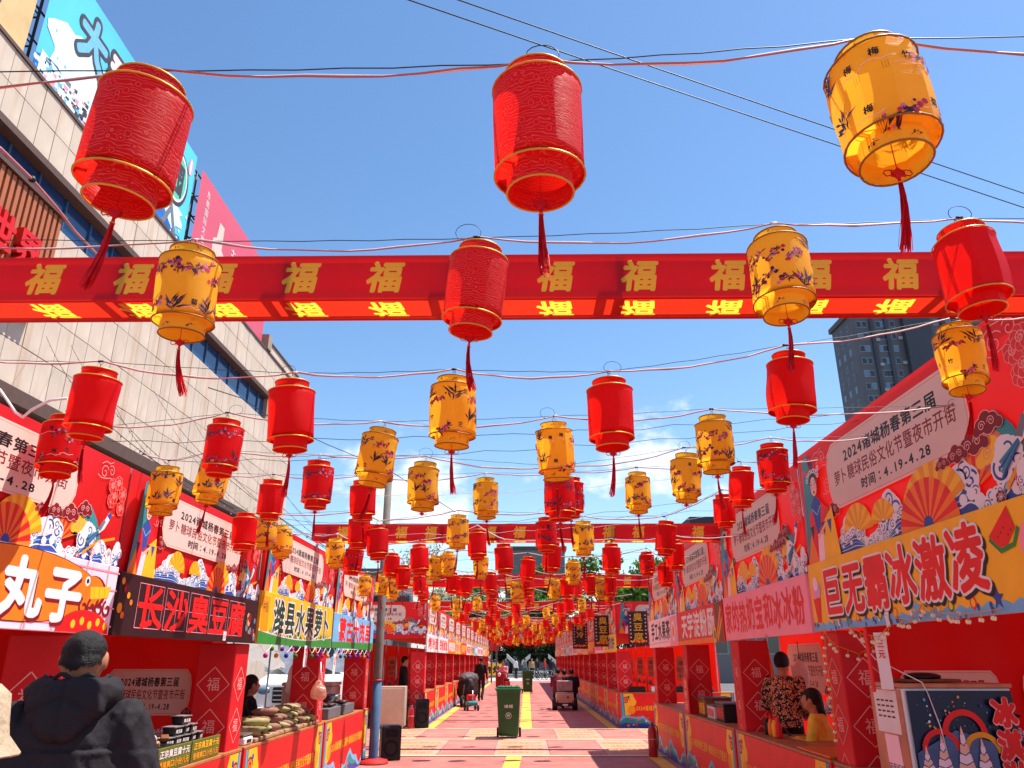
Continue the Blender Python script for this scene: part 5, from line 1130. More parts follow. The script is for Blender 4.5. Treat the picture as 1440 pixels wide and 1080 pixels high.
# red scooter with a person far behind the bin
e = empty('red_scooter', (-.95, 39.5, 0), math.radians(160), 'red electric scooter facing the viewer behind the nearest bin', 'scooter'); wheel(e, 0, .55, .22); wheel(e, 0, -.55, .22)
MB().bbox(-.16, .16, -.62, .1, .35, .62, REDV, .06).obj('body', e); MB().bbox(-.2, .2, .32, .5, .3, 1.0, REDV, .05).obj('leg_shield', e); MB().bbox(-.14, .14, -.55, .05, .622, .72, BPLAST, .03).obj('seat', e); MB().tube([(-.32, .38, 1.05), (0, .45, 1.0), (.32, .38, 1.05)], .02, BPLAST, 6).obj('handlebar', e); MB().ell((0, .5, .92), (.09, .05, .09), WPAINT).obj('headlight', e)
person((-.92, 39.62, .30), math.radians(160), 'rider in red and pink on the red scooter behind the nearest bin', CO['pink'], CO['red'], pose=RIDE, voxel=.02)
# ------------------------------------------------------------------ far buildings
CT = mat('dark_grey_tower_render', '5e5c62', .7, var=.12, scale=.2); CT2 = mat('slate_tower_render', '44464f', .7, var=.1, scale=.2); CTB = mat('tower_brown_trim', '5c5250', .7); WGL = mat('tower_window_glass', '5a7890', .15, spec=.8, var=.3, scale=.3); WDK = mat('dark_window_glass', '1c2430', .15, spec=.8); SILL = mat('pale_window_frame', '9a9c9c', .6)
ORGT = Vector((75.6, 160, 0)); FLH = 3.0; NF = 30
tw = empty('apartment_tower', ORGT, math.radians(0), 'dark grey high-rise apartment tower beyond the right stalls', 'building')
MB().box(0, 11, 0, 11, 0, 76, CT).obj('wing', tw); MB().box(11.002, 17, -1.5, 14, 0, 80, CT2).obj('core', tw); MB().box(17.004, 34, -.8, 14, 0, 84, CT).obj('wing', tw)
MB().box(-.6, 11, -.4, 11.4, 76.002, 77.2, CTB).obj('cornice', tw); MB().box(16.6, 34.6, -1.2, 14.4, 84.002, 85.4, CTB).obj('cornice', tw)
for x in (3.9, 7.2, 19.6, 24.4): MB().box(x, x + .7, -1.3 if x > 17 else -.5, -.81 if x > 17 else -.004, 0, 75 if x < 17 else 83.5, CT2).obj('pilaster', tw)
wm = MB(); wm.box(-.06, 1.06, -.05, -.004, -.06, 1.46, SILL); wmm = wm.mesh('window'); pn = MB(); pn.box(.03, .97, -.09, -.052, .05, 1.35, WDK); pnm = pn.mesh('pane'); pg = MB(); pg.box(.03, .97, -.09, -.052, .05, 1.35, WGL); pgm = pg.mesh('pane')
bal = MB(); bal.box(0, 4.2, -1.5, -.004, 0, .9, CTB); bal.box(-.1, 4.3, -1.6, 0, .902, 1.0, SILL); balm = bal.mesh('balcony')
ac = MB(); ac.box(0, .9, -.1, .34, 0, .7, SILL); acm = ac.mesh('air_conditioner')
for f in range(14, 27):
    z = f * FLH + .9
    for x in (1.0, 2.3, 5.4, 6.2, 8.6):
        if z < 74: w = link('window', wmm, tw, (x, 0, z)); link('pane', pnm if (f * 7 + int(x)) % 3 else pgm, w)
    for y_ in (2.2, 5.4, 8.4):
        if z < 74: w = link('window', wmm, tw, (0, y_ + 1, z), (0, 0, -PI / 2)); link('pane', pgm if (f + int(y_)) % 3 == 0 else pnm, w)
    if z < 74 and f % 2: link('air_conditioner', acm, tw, (4.75, -.35, z - .6)); link('air_conditioner', acm, tw, (9.9, -.35, z - .2))
    for x in (18.1, 21.0, 22.6): w = link('window', wmm, tw, (x, -.8, z)); link('pane', pgm if (f + int(x)) % 3 == 0 else pnm, w)
    if z < 92: link('balcony', balm, tw, (25.6, -.8, z - .9)); w = link('window', wmm, tw, (30.6, -.8, z), (0, 0, 0), (1.9, 1, 1)); link('pane', pgm, w); w = link('window', wmm, tw, (27.0, -.8, z), (0, 0, 0), (1.4, 1, 1)); link('pane', pnm, w)
def simple_block(x0, x1, y, d, h, m, label, cols, rows_, roof=None, base=2.0):
    e = empty('distant_building', (x0, y, 0), 0, label, 'building'); W = x1 - x0
    MB().box(0, W, 0, d, 0, h, m).obj('wall', e); MB().box(-.3, W + .3, -.3, d + .3, h + .002, h + .5, roof or CTB).obj('roof', e)
    for i in range(cols):
        for k in range(rows_): w = link('window', wmm, e, (W * (i + .3) / cols, 0, base + (h - base) * k / rows_), (0, 0, 0), (1.2, 1, 1)); link('pane', pnm, w)
    return e
GB = mat('mid_grey_render', '7c7a78', .8, var=.1, scale=.3); WB = mat('off_white_render', 'c8c6be', .8, var=.08, scale=.3); GRF = mat('grey_green_roof', '5c6c68', .6)
simple_block(-2.6, 6.6, 120, 12, 17.6, GB, 'plain grey building in the middle distance above the lanterns', 5, 4)
simple_block(-19, -8.6, 62, 10, 7.9, WB, 'white low building with grey-green roof behind the left stalls', 5, 2, GRF)
simple_block(13.4, 26, 60, 12, 11.6, GB, 'low building with dark flat roof behind the right stalls', 6, 3, mat('dark_flat_roof', '3a3e40', .7))
# ------------------------------------------------------------------ trees
def tree_meshes(seed, h, rx, leafm, barkm, n=2600, ls=.22, dens=1.0):
    q = random.Random(seed); t = MB(); t.tube([(0, 0, 0), (q.uniform(-.1, .1), 0, h * .25), (q.uniform(-.2, .2), q.uniform(-.2, .2), h * .5), (q.uniform(-.3, .3), 0, h * .8)], [h * .028, h * .022, h * .015, h * .005], barkm, 8)
    cl = []
    for i in range(16):
        a = q.uniform(0, 6.28); z = h * q.uniform(.32, .95); r = rx * q.uniform(.3, .95) * math.sin(PI * min(1, (1.08 - z / h) * 1.2)) ; c = Vector((r * math.cos(a), r * math.sin(a), z)); cl.append((c, rx * q.uniform(.28, .5)))
        b = Vector((0, 0, z * .62)); t.tube([b, b.lerp(c, .5) + Vector((0, 0, -.1)), c], [h * .009, h * .006, h * .002], barkm, 5)
    lv = MB()
    for i in range(n):
        c, r = q.choice(cl); d = Vector((q.gauss(0, 1), q.gauss(0, 1), q.gauss(0, .8))); d = d.normalized() * r * (q.random() ** .45); p = c + d
        a = Vector((q.gauss(0, 1), q.gauss(0, 1), q.gauss(0, 1))).normalized(); b = a.orthogonal().normalized(); s = ls * q.uniform(.6, 1.3)
        lv.add([p - a * s, p + b * s * .45, p + a * s, p - b * s * .45], [(0, 1, 2, 3)], leafm[i % len(leafm)])
    return t.mesh('trunk'), lv.mesh('crown')
BARK = mat('bark', '4a3c30', .9, var=.3, bump=.4); LF = [mat('leaf_%d' % i, c, .6, trans=.35, var=.25, scale=.8) for i, c in enumerate(('5a7a2c', '4a6828', '6e8c38'))]; LFD = [mat('dark_leaf_%d' % i, c, .6, trans=.25, var=.25, scale=.8) for i, c in enumerate(('2c4420', '263c1c', '3a5426'))]; LFB = [mat('bud_leaf_%d' % i, c, .6, trans=.3, var=.25) for i, c in enumerate(('8a8a60', '6c6a50'))]
TA = tree_meshes(1, 14, 4.6, LF, BARK, 4200, .30); TB = tree_meshes(2, 8, 3.6, LFD, BARK, 5200, .28); TBR = tree_meshes(3, 11.6, 3.0, LFB, BARK, 1100, .16)
def tree(me, x, y, s, rz, label, group): e = empty('tree', (x, y, 0), rz, label, 'tree', group); e.scale = (s, s, s); link('trunk', me[0], e); link('crown', me[1], e)
for i, (x, y, s) in enumerate(((-6.5, 104, .86), (-1.5, 98, .80), (4, 100, .92), (9.5, 96, 1.02), (15.5, 98, .98), (21, 102, .9), (-12, 108, .8))): tree(TA, x, y, s, i * 1.3, 'tall light green tree beyond the market end, %s from the left' % ORD[[1, 2, 3, 4, 5, 6, 0][i]], 'tall trees beyond the market')
for i, (x, y, s) in enumerate(((-9, 88, .72), (-5.2, 85, .62), (-2.4, 87, .68), (.3, 85, .64), (2.9, 87, .7), (5.6, 85, .66), (8.6, 87, .72), (12, 86, .7))): tree(TB, x, y, s, i * 2.1, 'dark green low tree behind the white tents, %s from the left' % ORD[i], 'dark trees behind the tents')
tree(TBR, -9.2, 72, 1.0, .4, 'thin budding tree beside the white low building', None)
# ------------------------------------------------------------------ tents and crowd at the end
TW = mat('white_tent_cloth', 'e6e4e0', .7, trans=.2, var=.04); TK = mat('black_tent_cloth', '18181a', .7)
def tent(x, y, w, label):
    e = empty('gable_tent', (x, y, 0), 0, label, 'tent', 'white gable tents at the end of the street'); h = w / 2
    r = MB(); r.add([(-h, -1.4, 1.45), (-h * .5, -1.4, 2.12), (-h * .5, 1.4, 2.12), (-h, 1.4, 1.45)], [(0, 1, 2, 3)], TW); r.obj('roof_slope', e)
    r = MB(); r.add([(h, -1.4, 1.45), (h * .5, -1.4, 2.12), (h * .5, 1.4, 2.12), (h, 1.4, 1.45)], [(0, 3, 2, 1)], TW); r.obj('roof_slope', e)
    for a in (-1, 1):
        MB().add([(a * h, -1.42, 1.45), (a * h * .5, -1.42, 2.12), (a * h * .5, -1.42, 1.72), (a * h, -1.42, 1.05), (a * h, -1.36, 1.45), (a * h * .5, -1.36, 2.12), (a * h * .5, -1.36, 1.72), (a * h, -1.36, 1.05)], [(0, 1, 2, 3), (4, 7, 6, 5), (0, 4, 5, 1), (3, 2, 6, 7), (0, 3, 7, 4), (1, 5, 6, 2)], TW).obj('gable_band', e)
    MB().box(-h * .5, h * .5, -1.38, 1.38, 2.0, 2.13, TK).obj('ridge_band', e); MB().box(-h * .98, h * .98, -1.2, 1.3, 1.36, 1.44, TK).obj('valance', e)
    for a in (-1, 1):
        for c in (-1, 1): MB().tube([(a * h * .95, c * 1.25, 0), (a * h * .95, c * 1.25, 1.44)], .03, STEEL, 6).obj('pole', e)
for i, (x, w) in enumerate(((-5.6, 3.0), (-2.3, 3.0), (1.6, 3.4), (5.2, 3.2), (8.6, 3.2))): tent(x, 79 + (i % 2) * 1.5, w, 'white gable tent with black ridge, %s from the left' % ORD[i])
mb = MB(); mb.box(-1.1, 1.1, 0, .04, .3, 1.25, YEL); o = mb.obj('yellow_board'); o.location = (-2.6, 70, 0); p = Print(-.01); p.text('烧烤', -.9, .45, .9, .65, BLK, .04); p.obj('lettering', o); MB().tube([(-.9, .02, 0), (-.9, .02, .29)], .03, STEEL).tube([(.9, .02, 0), (.9, .02, .29)], .03, STEEL).obj('legs', o); tag(o, 'yellow board with black characters before the far tents on the left', 'sign')
# crowd: copies of two figures in different clothes
cq = random.Random(5); protos = {}
cols = ['black', 'white', 'navy', 'pink', 'grey', 'red', 'denim', 'tan']
for i in range(14):
    x = (-4.2, -3.1, -1.4, -.6, .2, .8, 1.3, 2.0, 2.6, 3.3, 3.9, 4.6, 5.4, 6.2)[i]; c = cols[(i * 3) % 8]; y = 68 + cq.uniform(0, 6); lab = 'far pedestrian in %s at the end of the street, %s from the left' % (c, ORD[i])
    if c not in protos: protos[c] = person((x, y, 0), cq.uniform(0, 6), lab, CO[c], CO[cq.choice(['black', 'denim', 'navy'])], voxel=.024, group='pedestrians at the end of the street')
    else:
        s = protos[c]; o = s.copy(); C.objects.link(o); o.location = (x, y, 0); o.rotation_euler = (0, 0, cq.uniform(0, 6)); o['label'] = lab
        for ch in s.children: k = ch.copy(); C.objects.link(k); k.parent = o
def bike(x, y, rz, label):
    e = empty('bicycle', (x, y, 0), rz, label, 'bicycle', 'bicycles parked at the end of the street')
    for d in (-.5, .5): MB().ring((0, d, .32), .3, .022, RUBBER, 18, 5, 'x').obj('wheel', e)
    f = MB(); f.tube([(0, .5, .32), (0, .38, .9)], .018, ALU, 5).tube([(0, -.5, .32), (0, -.15, .75), (0, .4, .75)], .018, ALU, 5).tube([(0, 0, .3), (0, -.18, .85)], .018, ALU, 5).tube([(0, 0, .3), (0, .4, .7)], .018, ALU, 5); f.obj('frame', e)
    MB().tube([(-.25, .35, .95), (0, .38, .9), (.25, .35, .95)], .018, BPLAST, 5).obj('handlebar', e); MB().ell((0, -.2, .88), (.07, .13, .035), BPLAST).obj('saddle', e)
for i, x in enumerate((.9, 1.6, 2.3, 3.0, 3.8)): bike(x, 66 + .3 * i, 1.1 + .2 * i, 'parked bicycle at the end of the street, %s from the left' % ORD[i])
for i, (px, top_) in enumerate(((691, 900), (698, 905))):
    P = street_point(px, 960, 58 + i * 4); o = MB().tube([(0, 0, 0), (0, 0, 6)], .06, STEEL, 8).obj('lamp_pole'); MB().bbox(-.16, .16, -.03, .03, 2.2, 2.9, RED2, .01).obj('plate', o); o.location = (P.x, P.y, 0); tag(o, ['nearer', 'farther'][i] + ' thin steel pole with red plate at the far left row end', 'pole')
# ------------------------------------------------------------------ white car parked behind the radish stall
CARW = mat('white_car_paint', 'e4e4e2', .2, spec=.6, var=.02); SILV = mat('silver_sunshade', '8c9096', .35, metal=.5, var=.2, scale=6, bump=.5, bscale=8); CGL = mat('car_glass', '141c20', .08, spec=.9)
def car(loc, rz, label, sunshade):
    e = empty('parked_car', loc, rz, label, 'car', 'cars parked behind the left stalls'); W = .88
    prof = [(-2.2, .55), (-2.15, .95), (-1.9, 1.02), (-1.0, 1.12), (-.35, 1.66), (1.5, 1.70), (2.1, 1.15), (2.25, .95), (2.25, .5), (-2.2, .38)]
    m = MB(); vs = []
    for s in (-1, 1): vs += [(s * W * (.86 if z > 1.2 else 1.0), y, z) for y, z in prof]
    n = len(prof); fs = [(i, (i + 1) % n, n + (i + 1) % n, n + i) for i in range(n)] + [list(range(n))[::-1], [n + i for i in range(n)]]
    m.add(vs, fs, CARW); o_ = m.obj('body', e); bv = o_.modifiers.new('b', 'BEVEL'); bv.width = .06; bv.segments = 3
    MB().add([(-.68, -.95, 1.17), (.68, -.95, 1.17), (.66, -.40, 1.62), (-.66, -.40, 1.62)], [(0, 1, 2, 3)], CGL).obj('windscreen', e, (0, -.03, .03))
    g = MB(); g.bbox(-.5, .5, -2.235, -2.17, .62, .88, BPLAST, .02); g.obj('grille', e)
    for k in range(3): MB().box(-.48, .48, -2.245, -2.236, .66 + k * .075, .68 + k * .075, ALU).obj('grille_bar', e)
    for s in (-1, 1):
        MB().ell((s * .7, -2.12, .82), (.16, .1, .08), WGL).obj('headlight', e)
        for y in (-1.4, 1.4): wheel(e, s * .82, y, .33, .1)
        MB().ell((s * 1.0, -.7, 1.2), (.12, .07, .09), CARW).obj('mirror', e)
    e.scale = (1, 1, 1.2)
    MB().bbox(-.26, .26, -2.26, -2.247, .48, .6, BLU, .004).obj('number_plate', e); MB().bbox(-.85, .85, -2.27, -2.2, .4, .55, CARW, .02).obj('bumper', e)
    return e
car((-5.0, 19.7, 0), math.radians(4), 'white car parked behind the radish stall with a sunshade on its windscreen', True); car((-7.9, 18.6, 0), math.radians(3), 'white car parked behind the dark signed stall', False)
ss = MB(); vs = []; fs = []
for i in range(9):
    for j_ in range(6): vs.append((-.85 + 1.7 * i / 8, -1.35 + .2 * j_ + .03 * math.sin(i * 1.9 + j_), 1.12 + .12 * j_ + .07 * math.sin(i * 2.3 + j_ * 1.1)))
for i in range(8):
    for j_ in range(5): a = i * 6 + j_; fs.append((a, a + 6, a + 7, a + 1))
ss.add(vs, fs, SILV, True); o = ss.obj('sunshade'); o.location = (-5.0, 19.7, .25); o.rotation_euler = (0, 0, math.radians(4)); tag(o, 'crumpled silver sunshade over the white car windscreen', 'sunshade')
ws = MB(); vs = []; fs = []
for i in range(13):
    for j_ in range(7): vs.append((-1.2 + 1.3 * i / 12, -.2 + .7 * j_ / 6, 1.78 - .5 * (j_ / 6) + .35 * (1 - i / 12) + .07 * math.sin(i * 1.3 + j_ * .9)))
for i in range(12):
    for j_ in range(6): a = i * 7 + j_; fs.append((a, a + 7, a + 8, a + 1))
ws.add(vs, fs, TW, True); o = ws.obj('white_cloth'); o.location = (-5.2, 16.9, .1); tag(o, 'white tarpaulin draped behind the radish stall', 'tarpaulin')
for (x, z1) in ((-.9, 2.0), (-.1, 1.75)): MB().tube([(x, .0, -.05), (x, .0, z1 - .05)], .02, STEEL, 6).obj('prop', o)
# ------------------------------------------------------------------ goods on the left counters
ZC = CTH + .032
TUBM = mat('black_food_tub', '1a1618', .35, var=.1); FOILM = mat('foil_lid', 'b8b8ba', .35, metal=.6, var=.15, scale=30)
tub = MB(); tub.lathe([(.0, 0), (.062, 0), (.078, .062), (.0, .062)], 4, TUBM, Matrix.Rotation(PI / 4, 4, 'Z'), smooth=False); tubm = tub.mesh('tub'); lid = MB(); lid.lathe([(.0, .0635), (.088, .0635), (.088, .07), (.0, .072)], 4, FOILM, Matrix.Rotation(PI / 4, 4, 'Z'), smooth=False); lidm = lid.mesh('lid'); pl = Print(-.062, .0004); pl.text('臭豆腐', -.045, .018, .03, .03, WHT, .02); plm = pl.mesh('lettering')
spots = []
for lv, n_ in ((0, 5), (1, 3), (2, 1)):
    for i in range(n_): spots.append((-2.86, 6.62 + i * .15 + lv * .14, ZC + .13 + lv * .073, lv, i))
for i in range(4): spots.append((-3.03, 6.65 + i * .15, ZC + .13, 0, i + 5))
for x, y, z, lv, i in spots:
    e = empty('food_tub', (x, y, z), LR + rnd.uniform(-.2, .2), 'black square food tub with foil lid, %s of the %s layer of its stack' % (ORD[i], ['bottom', 'middle', 'top'][lv]), 'food tub', 'stacked tubs on the tofu counter'); link('tub', tubm, e); link('lid', lidm, e); link('lettering', plm, e)
o = MB().bbox(-3.15, -2.72, 6.4, 7.42, ZC, ZC + .128, WOOD, .01).obj('serving_box'); tag(o, 'dark serving box under the stacked food tubs', 'box')
MENU = mat('olive_menu_board', '5a6420', .5, var=.2)
for i, (y0, y1) in enumerate(((5.55, 6.1), (6.12, 6.72), (6.74, 7.34))):
    e = empty('menu_board', (XL - .02, y0, ZC), LR, 'upright price board with yellow lettering on the tofu counter, %s from the viewer' % ORD[i], 'menu board', 'price boards on the tofu counter'); L_ = y1 - y0; MB().bbox(0, L_, 0, .02, 0, .165, [DARKS, MENU, MENU][i], .004).obj('board', e); p = Print(-.003)
    p.text('正宗臭豆腐十元', .03, .09, (L_ - .06) / 7, .06, [ORG, WHT, YEL][i], .02); p.text('香辣爽口小份八元', .03, .02, (L_ - .06) / 8, .055, YEL2, .02); p.obj('lettering', e)
TOFU = mat('fried_tofu', 'b89060', .6, var=.4, scale=40, bump=.3)
for i in range(16):
    a = MB(); a.bbox(-.035, .035, -.03, .03, 0, .035, [TOFU, CREAM, TOFU, WOOD][i % 4], .008); o = a.obj('snack_piece'); o.location = (-2.78 - .05 * (i % 3), 5.7 + .05 * i, ZC + .165 + .03 * (i % 2)); o.rotation_euler = (rnd.uniform(-.4, .4), rnd.uniform(-.4, .4), rnd.uniform(0, 3)); tag(o, 'fried snack piece heaped behind the tofu price boards', 'food', 'fried snack pieces heaped on the tofu counter')
o = MB().bbox(-3.0, -2.70, 5.6, 6.58, ZC, ZC + .163, BPLAST, .01).obj('fry_tray'); tag(o, 'black tray holding the heap of fried snacks', 'tray')
# radishes
RADW = mat('pale_green_radish', '98925c', .6, var=.3, scale=6); RADP = mat('earthy_pink_radish', '86604e', .7, var=.3, scale=8)
rad = MB(); rad.lathe([(.0, -.16), (.012, -.15), (.034, -.09), (.042, 0), (.04, .07), (.025, .11), (.012, .125), (.0, .127)], 12, RADW, Matrix.Rotation(PI / 2, 4, 'X'), fn=lambda p: p * 1.0 + Vector((p.x, p.y, 0)) * .15 * noise.noise(p * 20)); radm = rad.mesh('root'); rad2 = MB(); rad2.lathe([(.0, -.16), (.012, -.15), (.034, -.09), (.042, 0), (.04, .07), (.025, .11), (.012, .125), (.0, .127)], 12, RADP, Matrix.Rotation(PI / 2, 4, 'X')); radm2 = rad2.mesh('root')
stem = MB()
for i in range(5): stem.tube([(0, -.12, 0), (.012 * math.cos(i * 1.26), -.155, .012 * math.sin(i * 1.26))], [.006, .003], LFD[0], 5)
stemm = stem.mesh('stalk'); o = MB().bbox(-3.22, -2.68, 8.35, 10.9, ZC, ZC + .04, CO['tan'], .01).obj('wooden_tray'); tag(o, 'wooden tray under the heap of radishes', 'tray')
k_ = 0
for lv, (na, nb) in enumerate(((11, 3), (9, 2), (6, 1))):
    for i in range(na):
        for j_ in range(nb):
            e = empty('radish', (-2.78 - .15 * j_ - .05 * lv, 8.5 + lv * .35 + i * .21 + rnd.uniform(-.04, .04), ZC + .085 + lv * .075), rnd.choice([1.0, 1.57, 2.0, 4.7]) + rnd.uniform(-.3, .3), '', 'radish', 'radishes heaped on the radish counter'); gr_ = rnd.random() < .55; e['label'] = ('pale green' if gr_ else 'earthy pinkish') + ' radish in the %s layer of the heap on the radish counter' % ['bottom', 'middle', 'top'][lv]; link('root', radm if gr_ else radm2, e); link('stalk', stemm, e); k_ += 1
# grill trays on the fourth left stall
for i in range(2):
    e = empty('grill_tray', (-2.95, 11.8 + i * .95, ZC), 0, ['nearer', 'farther'][i] + ' steel tray of dark skewers on the blue signed stall counter', 'tray', 'grill trays'); MB().bbox(-.26, .26, -.38, .38, 0, .14, STEEL, .01).obj('tray', e)
    for k in range(9): MB().ell((rnd.uniform(-.18, .18), rnd.uniform(-.3, .3), .17), (.09, .04, .03), mat('dark_meat', '3c1810', .5, var=.3), 8, 5).obj('meat', e)
BEI2 = mat('beige_freezer_enamel', 'c8b8a4', .4, var=.06)
e = empty('chest_freezer', (-3.55, 13.75, 0), 0, 'pale chest freezer at the back of the blue signed stall', 'freezer'); MB().bbox(-.42, .42, -.3, .3, .05, 1.2, BEI2, .03).obj('body', e); MB().bbox(-.43, .43, -.31, .31, 1.202, 1.26, BEI2, .02).obj('lid', e)
# paper tags and pompon garlands under the radish sign
def paper(x, y, z0, z1, w, rz, label, t, m=WHT, cat='paper tag'):
    e = empty('paper_tag', (x, y, z0), rz, label, cat); h = z1 - z0; vs = []; fs = []
    for i in range(2):
        for k in range(7): vs.append(((i - .5) * w, .003 * math.sin(k * 1.1 + i), h * k / 6))
    fs = [(k, k + 7, k + 8, k + 1) for k in range(6)]; MB().add(vs, fs, m, True).obj('sheet', e); p = Print(-.006); p.text(t, -w * .3, h * .72, w * .6, h * .17, RED2, .02, vert=True); p.obj('lettering', e)
paper(XL + .03, 9.72, 1.53, 1.775, .15, LR, 'white price tag hanging from the radish sign, nearer one', '萝卜'); paper(XL + .03, 11.25, 1.38, 1.69, .14, LR, 'white price tag hanging at the post right of the radishes', '五元')
POM = [mat('pompon_%d' % i, c, .9, var=.2) for i, c in enumerate(('2838b0', 'b02878', '2a7a30', 'e09030', '6a30a0'))]
for s_, (y0, y1) in enumerate(((8.05, 9.5), (9.9, 11.0), (11.2, 12.4), (12.5, 13.9))):
    e = empty('pompon_garland', (XL + .02, 0, 0), 0, 'white cord garland with coloured pompons under the left signs, %s from the viewer' % ORD[s_], 'garland', 'pompon garlands'); pts = []; n = 16
    for k in range(n + 1): pts.append((.0, y0 + (y1 - y0) * k / n, 1.76 - .07 * abs(math.sin(k * PI / 4))))
    MB().tube(pts, .004, WPAINT, 4).obj('cord', e)
    for k in range(2, n, 2): MB().ell((0, pts[k][1], pts[k][2] - .035), .026, POM[(k // 2 + s_) % 5], 8, 6).obj('pompon', e)
# clear bag of goods hung on the post
e = empty('plastic_bag', (-2.62, 10.5, 1.16), .5, 'clear pinkish plastic bag hanging at the post beside the radishes', 'bag'); bg_ = MB(); bg_.bbox(-.07, .07, -.14, .14, -.02, .13, mat('clear_pink_plastic', 'e0b4a0', .2, trans=.65, var=.2, scale=20), .02); bg_.ell((0, .03, .15), (.05, .10, .06), mat('clear_pink_plastic', 'e0b4a0', .2, trans=.65, var=.2, scale=20), 14, 10); link('bag', remeshed(bg_, .02, 'bag', lambda c: .016 * noise.noise(c * 22)), e); MB().tube([(0, -.05, .2), (0, 0, .42), (0, .05, .2)], .008, PINKP, 5).obj('handle', e)
# red drape inside the tofu stall
dr = MB(); vs = []; fs = []
for i in range(15):
    for j_ in range(8): vs.append((-3.9 - .35 * math.sin(j_ / 7 * 1.5) + .05 * math.sin(i * 1.6 + j_ * .4), 6.7 + .95 * i / 14 * (1 - .35 * (j_ / 7)), 2.05 - 1.35 * j_ / 7))
for i in range(14):
    for j_ in range(7): a = i * 8 + j_; fs.append((a, a + 8, a + 9, a + 1))
dr.add(vs, fs, REDD, True); o = dr.obj('red_drape'); tag(o, 'gathered red cloth drape inside the dark signed stall', 'drape')
# ------------------------------------------------------------------ the gap: cabinet, speakers, extinguishers
e = empty('beige_cabinet', (-3.3, 20.75, 0), 0, 'beige metal cabinet at the corner of the far left row', 'cabinet'); BEI = mat('beige_metal', 'c0a890', .5, var=.08); MB().bbox(-.36, .36, -.3, .1, .04, .98, BEI, .015).obj('body', e); MB().bbox(-.33, .33, -.318, -.303, .1, .93, BEI, .006).obj('door', e)
for dx in (-.34, .34): MB().bbox(dx - .015, dx + .015, -.325, -.30, .02, .97, ALU, .004).obj('edge_trim', e)
def speaker(x, y, h, rz, label):
    e = empty('loudspeaker', (x, y, 0), rz, label, 'loudspeaker'); MB().bbox(-.17, .17, -.15, .15, .0, h, BPLAST, .03).obj('cabinet', e); MB().lathe([(.0, -.01), (.11, -.0), (.125, .012), (.13, 0)], 20, RUBBER, Matrix.Translation((0, -.152, h * .36)) @ Matrix.Rotation(PI / 2, 4, 'X')).obj('cone', e); MB().bbox(-.1, .1, -.158, -.148, h * .68, h * .88, RUBBER, .01).obj('horn', e)
speaker(-2.28, 14.35, .55, .3, 'black loudspeaker standing at the foot of the blue based pole'); speaker(-2.52, 20.72, .68, .1, 'black loudspeaker beside the far left corner post')
EXT = mat('extinguisher_red', 'a8101c', .3, spec=.6)
def extinguisher(x, y, label):
    e = empty('fire_extinguisher', (x, y, 0), 0, label, 'extinguisher'); MB().lathe([(.0, .0), (.075, .0), (.08, .02), (.08, .42), (.06, .48), (.028, .51), (.028, .54), (0, .54)], 18, EXT).obj('cylinder', e); MB().bbox(-.015, .015, -.09, .05, .54, .565, BPLAST, .004).obj('lever', e); MB().tube([(.02, 0, .53), (.09, -.02, .5), (.095, -.02, .3), (.085, -.02, .15)], .011, RUBBER, 6).obj('hose', e); MB().ring((0, 0, .3), .0815, .004, WPAINT, 18, 4).obj('label_band', e)
extinguisher(-2.76, 20.45, 'red fire extinguisher by the beige cabinet'); extinguisher(2.28, 14.75, 'dark red fire extinguisher at the end of the near right counters')
# side counter closing the far right row towards the viewer
e = empty('side_counter', (XFR, 20.80, 0), 0, 'printed counter with teal waves facing the viewer at the far right row', 'counter'); co = link('panel', CPANEL, e, (0, 0, 0)); link('counter_print', CPRINT, co); link('top', CTOP, e, (0, 0, 0), (0, 0, 0), (1, .8, 1))
for i in range(3):
    x_ = XFR + .5 + i * .55; o = MB().bbox(-.2, .2, -.12, .12, 0, .13, [BPLAST, WPAINT, BPLAST][i], .01).obj('food_box'); o.location = (x_, 20.95, ZC); tag(o, ['leftmost', 'middle', 'rightmost'][i] + ' food box on the teal wave side counter', 'box')
# projecting dark signs of the far right row
def proj_sign(y, x, label, t):
    e = empty('projecting_sign', (x, y, 1.80), 0, label, 'sign', 'dark projecting signs on the far right row'); MB().bbox(0, .62, -.03, .03, 0, .98, DARKS, .01).obj('board', e); p = Print(-.034)
    p.stroke([(.03, .03), (.59, .03), (.59, .95), (.03, .95), (.03, .03)], .03, DRED); p.text(t, .15, .68, .32, .26, GOLDP, .022, vert=True)
    for k in range(8):
        for x_ in (.075, .545): p.circ(x_, .12 + .105 * k, .022, CREAM, 8)
    for k in range(9): p.circ(.12 + .05 * k, .1 + .03 * (k % 2), .035, [ORG, YEL2, RED2][k % 3], 8)
    e.scale = (.82, 1, .86); e.location.z = 1.95
    p.obj('lettering', e); MB().tube([(.6, 0, .9), (.8, 0, .9)], .012, STEEL, 5).obj('bracket', e)
proj_sign(20.6, 2.72, 'nearest dark vertical 臭豆腐 sign on the far right row', '臭豆腐'); proj_sign(22.6, 2.02, 'second dark vertical 臭豆腐 sign on the far right row', '臭豆腐'); proj_sign(27.5, 1.72, 'farthest small dark 烤冷面 sign on the far right row', '烤冷')
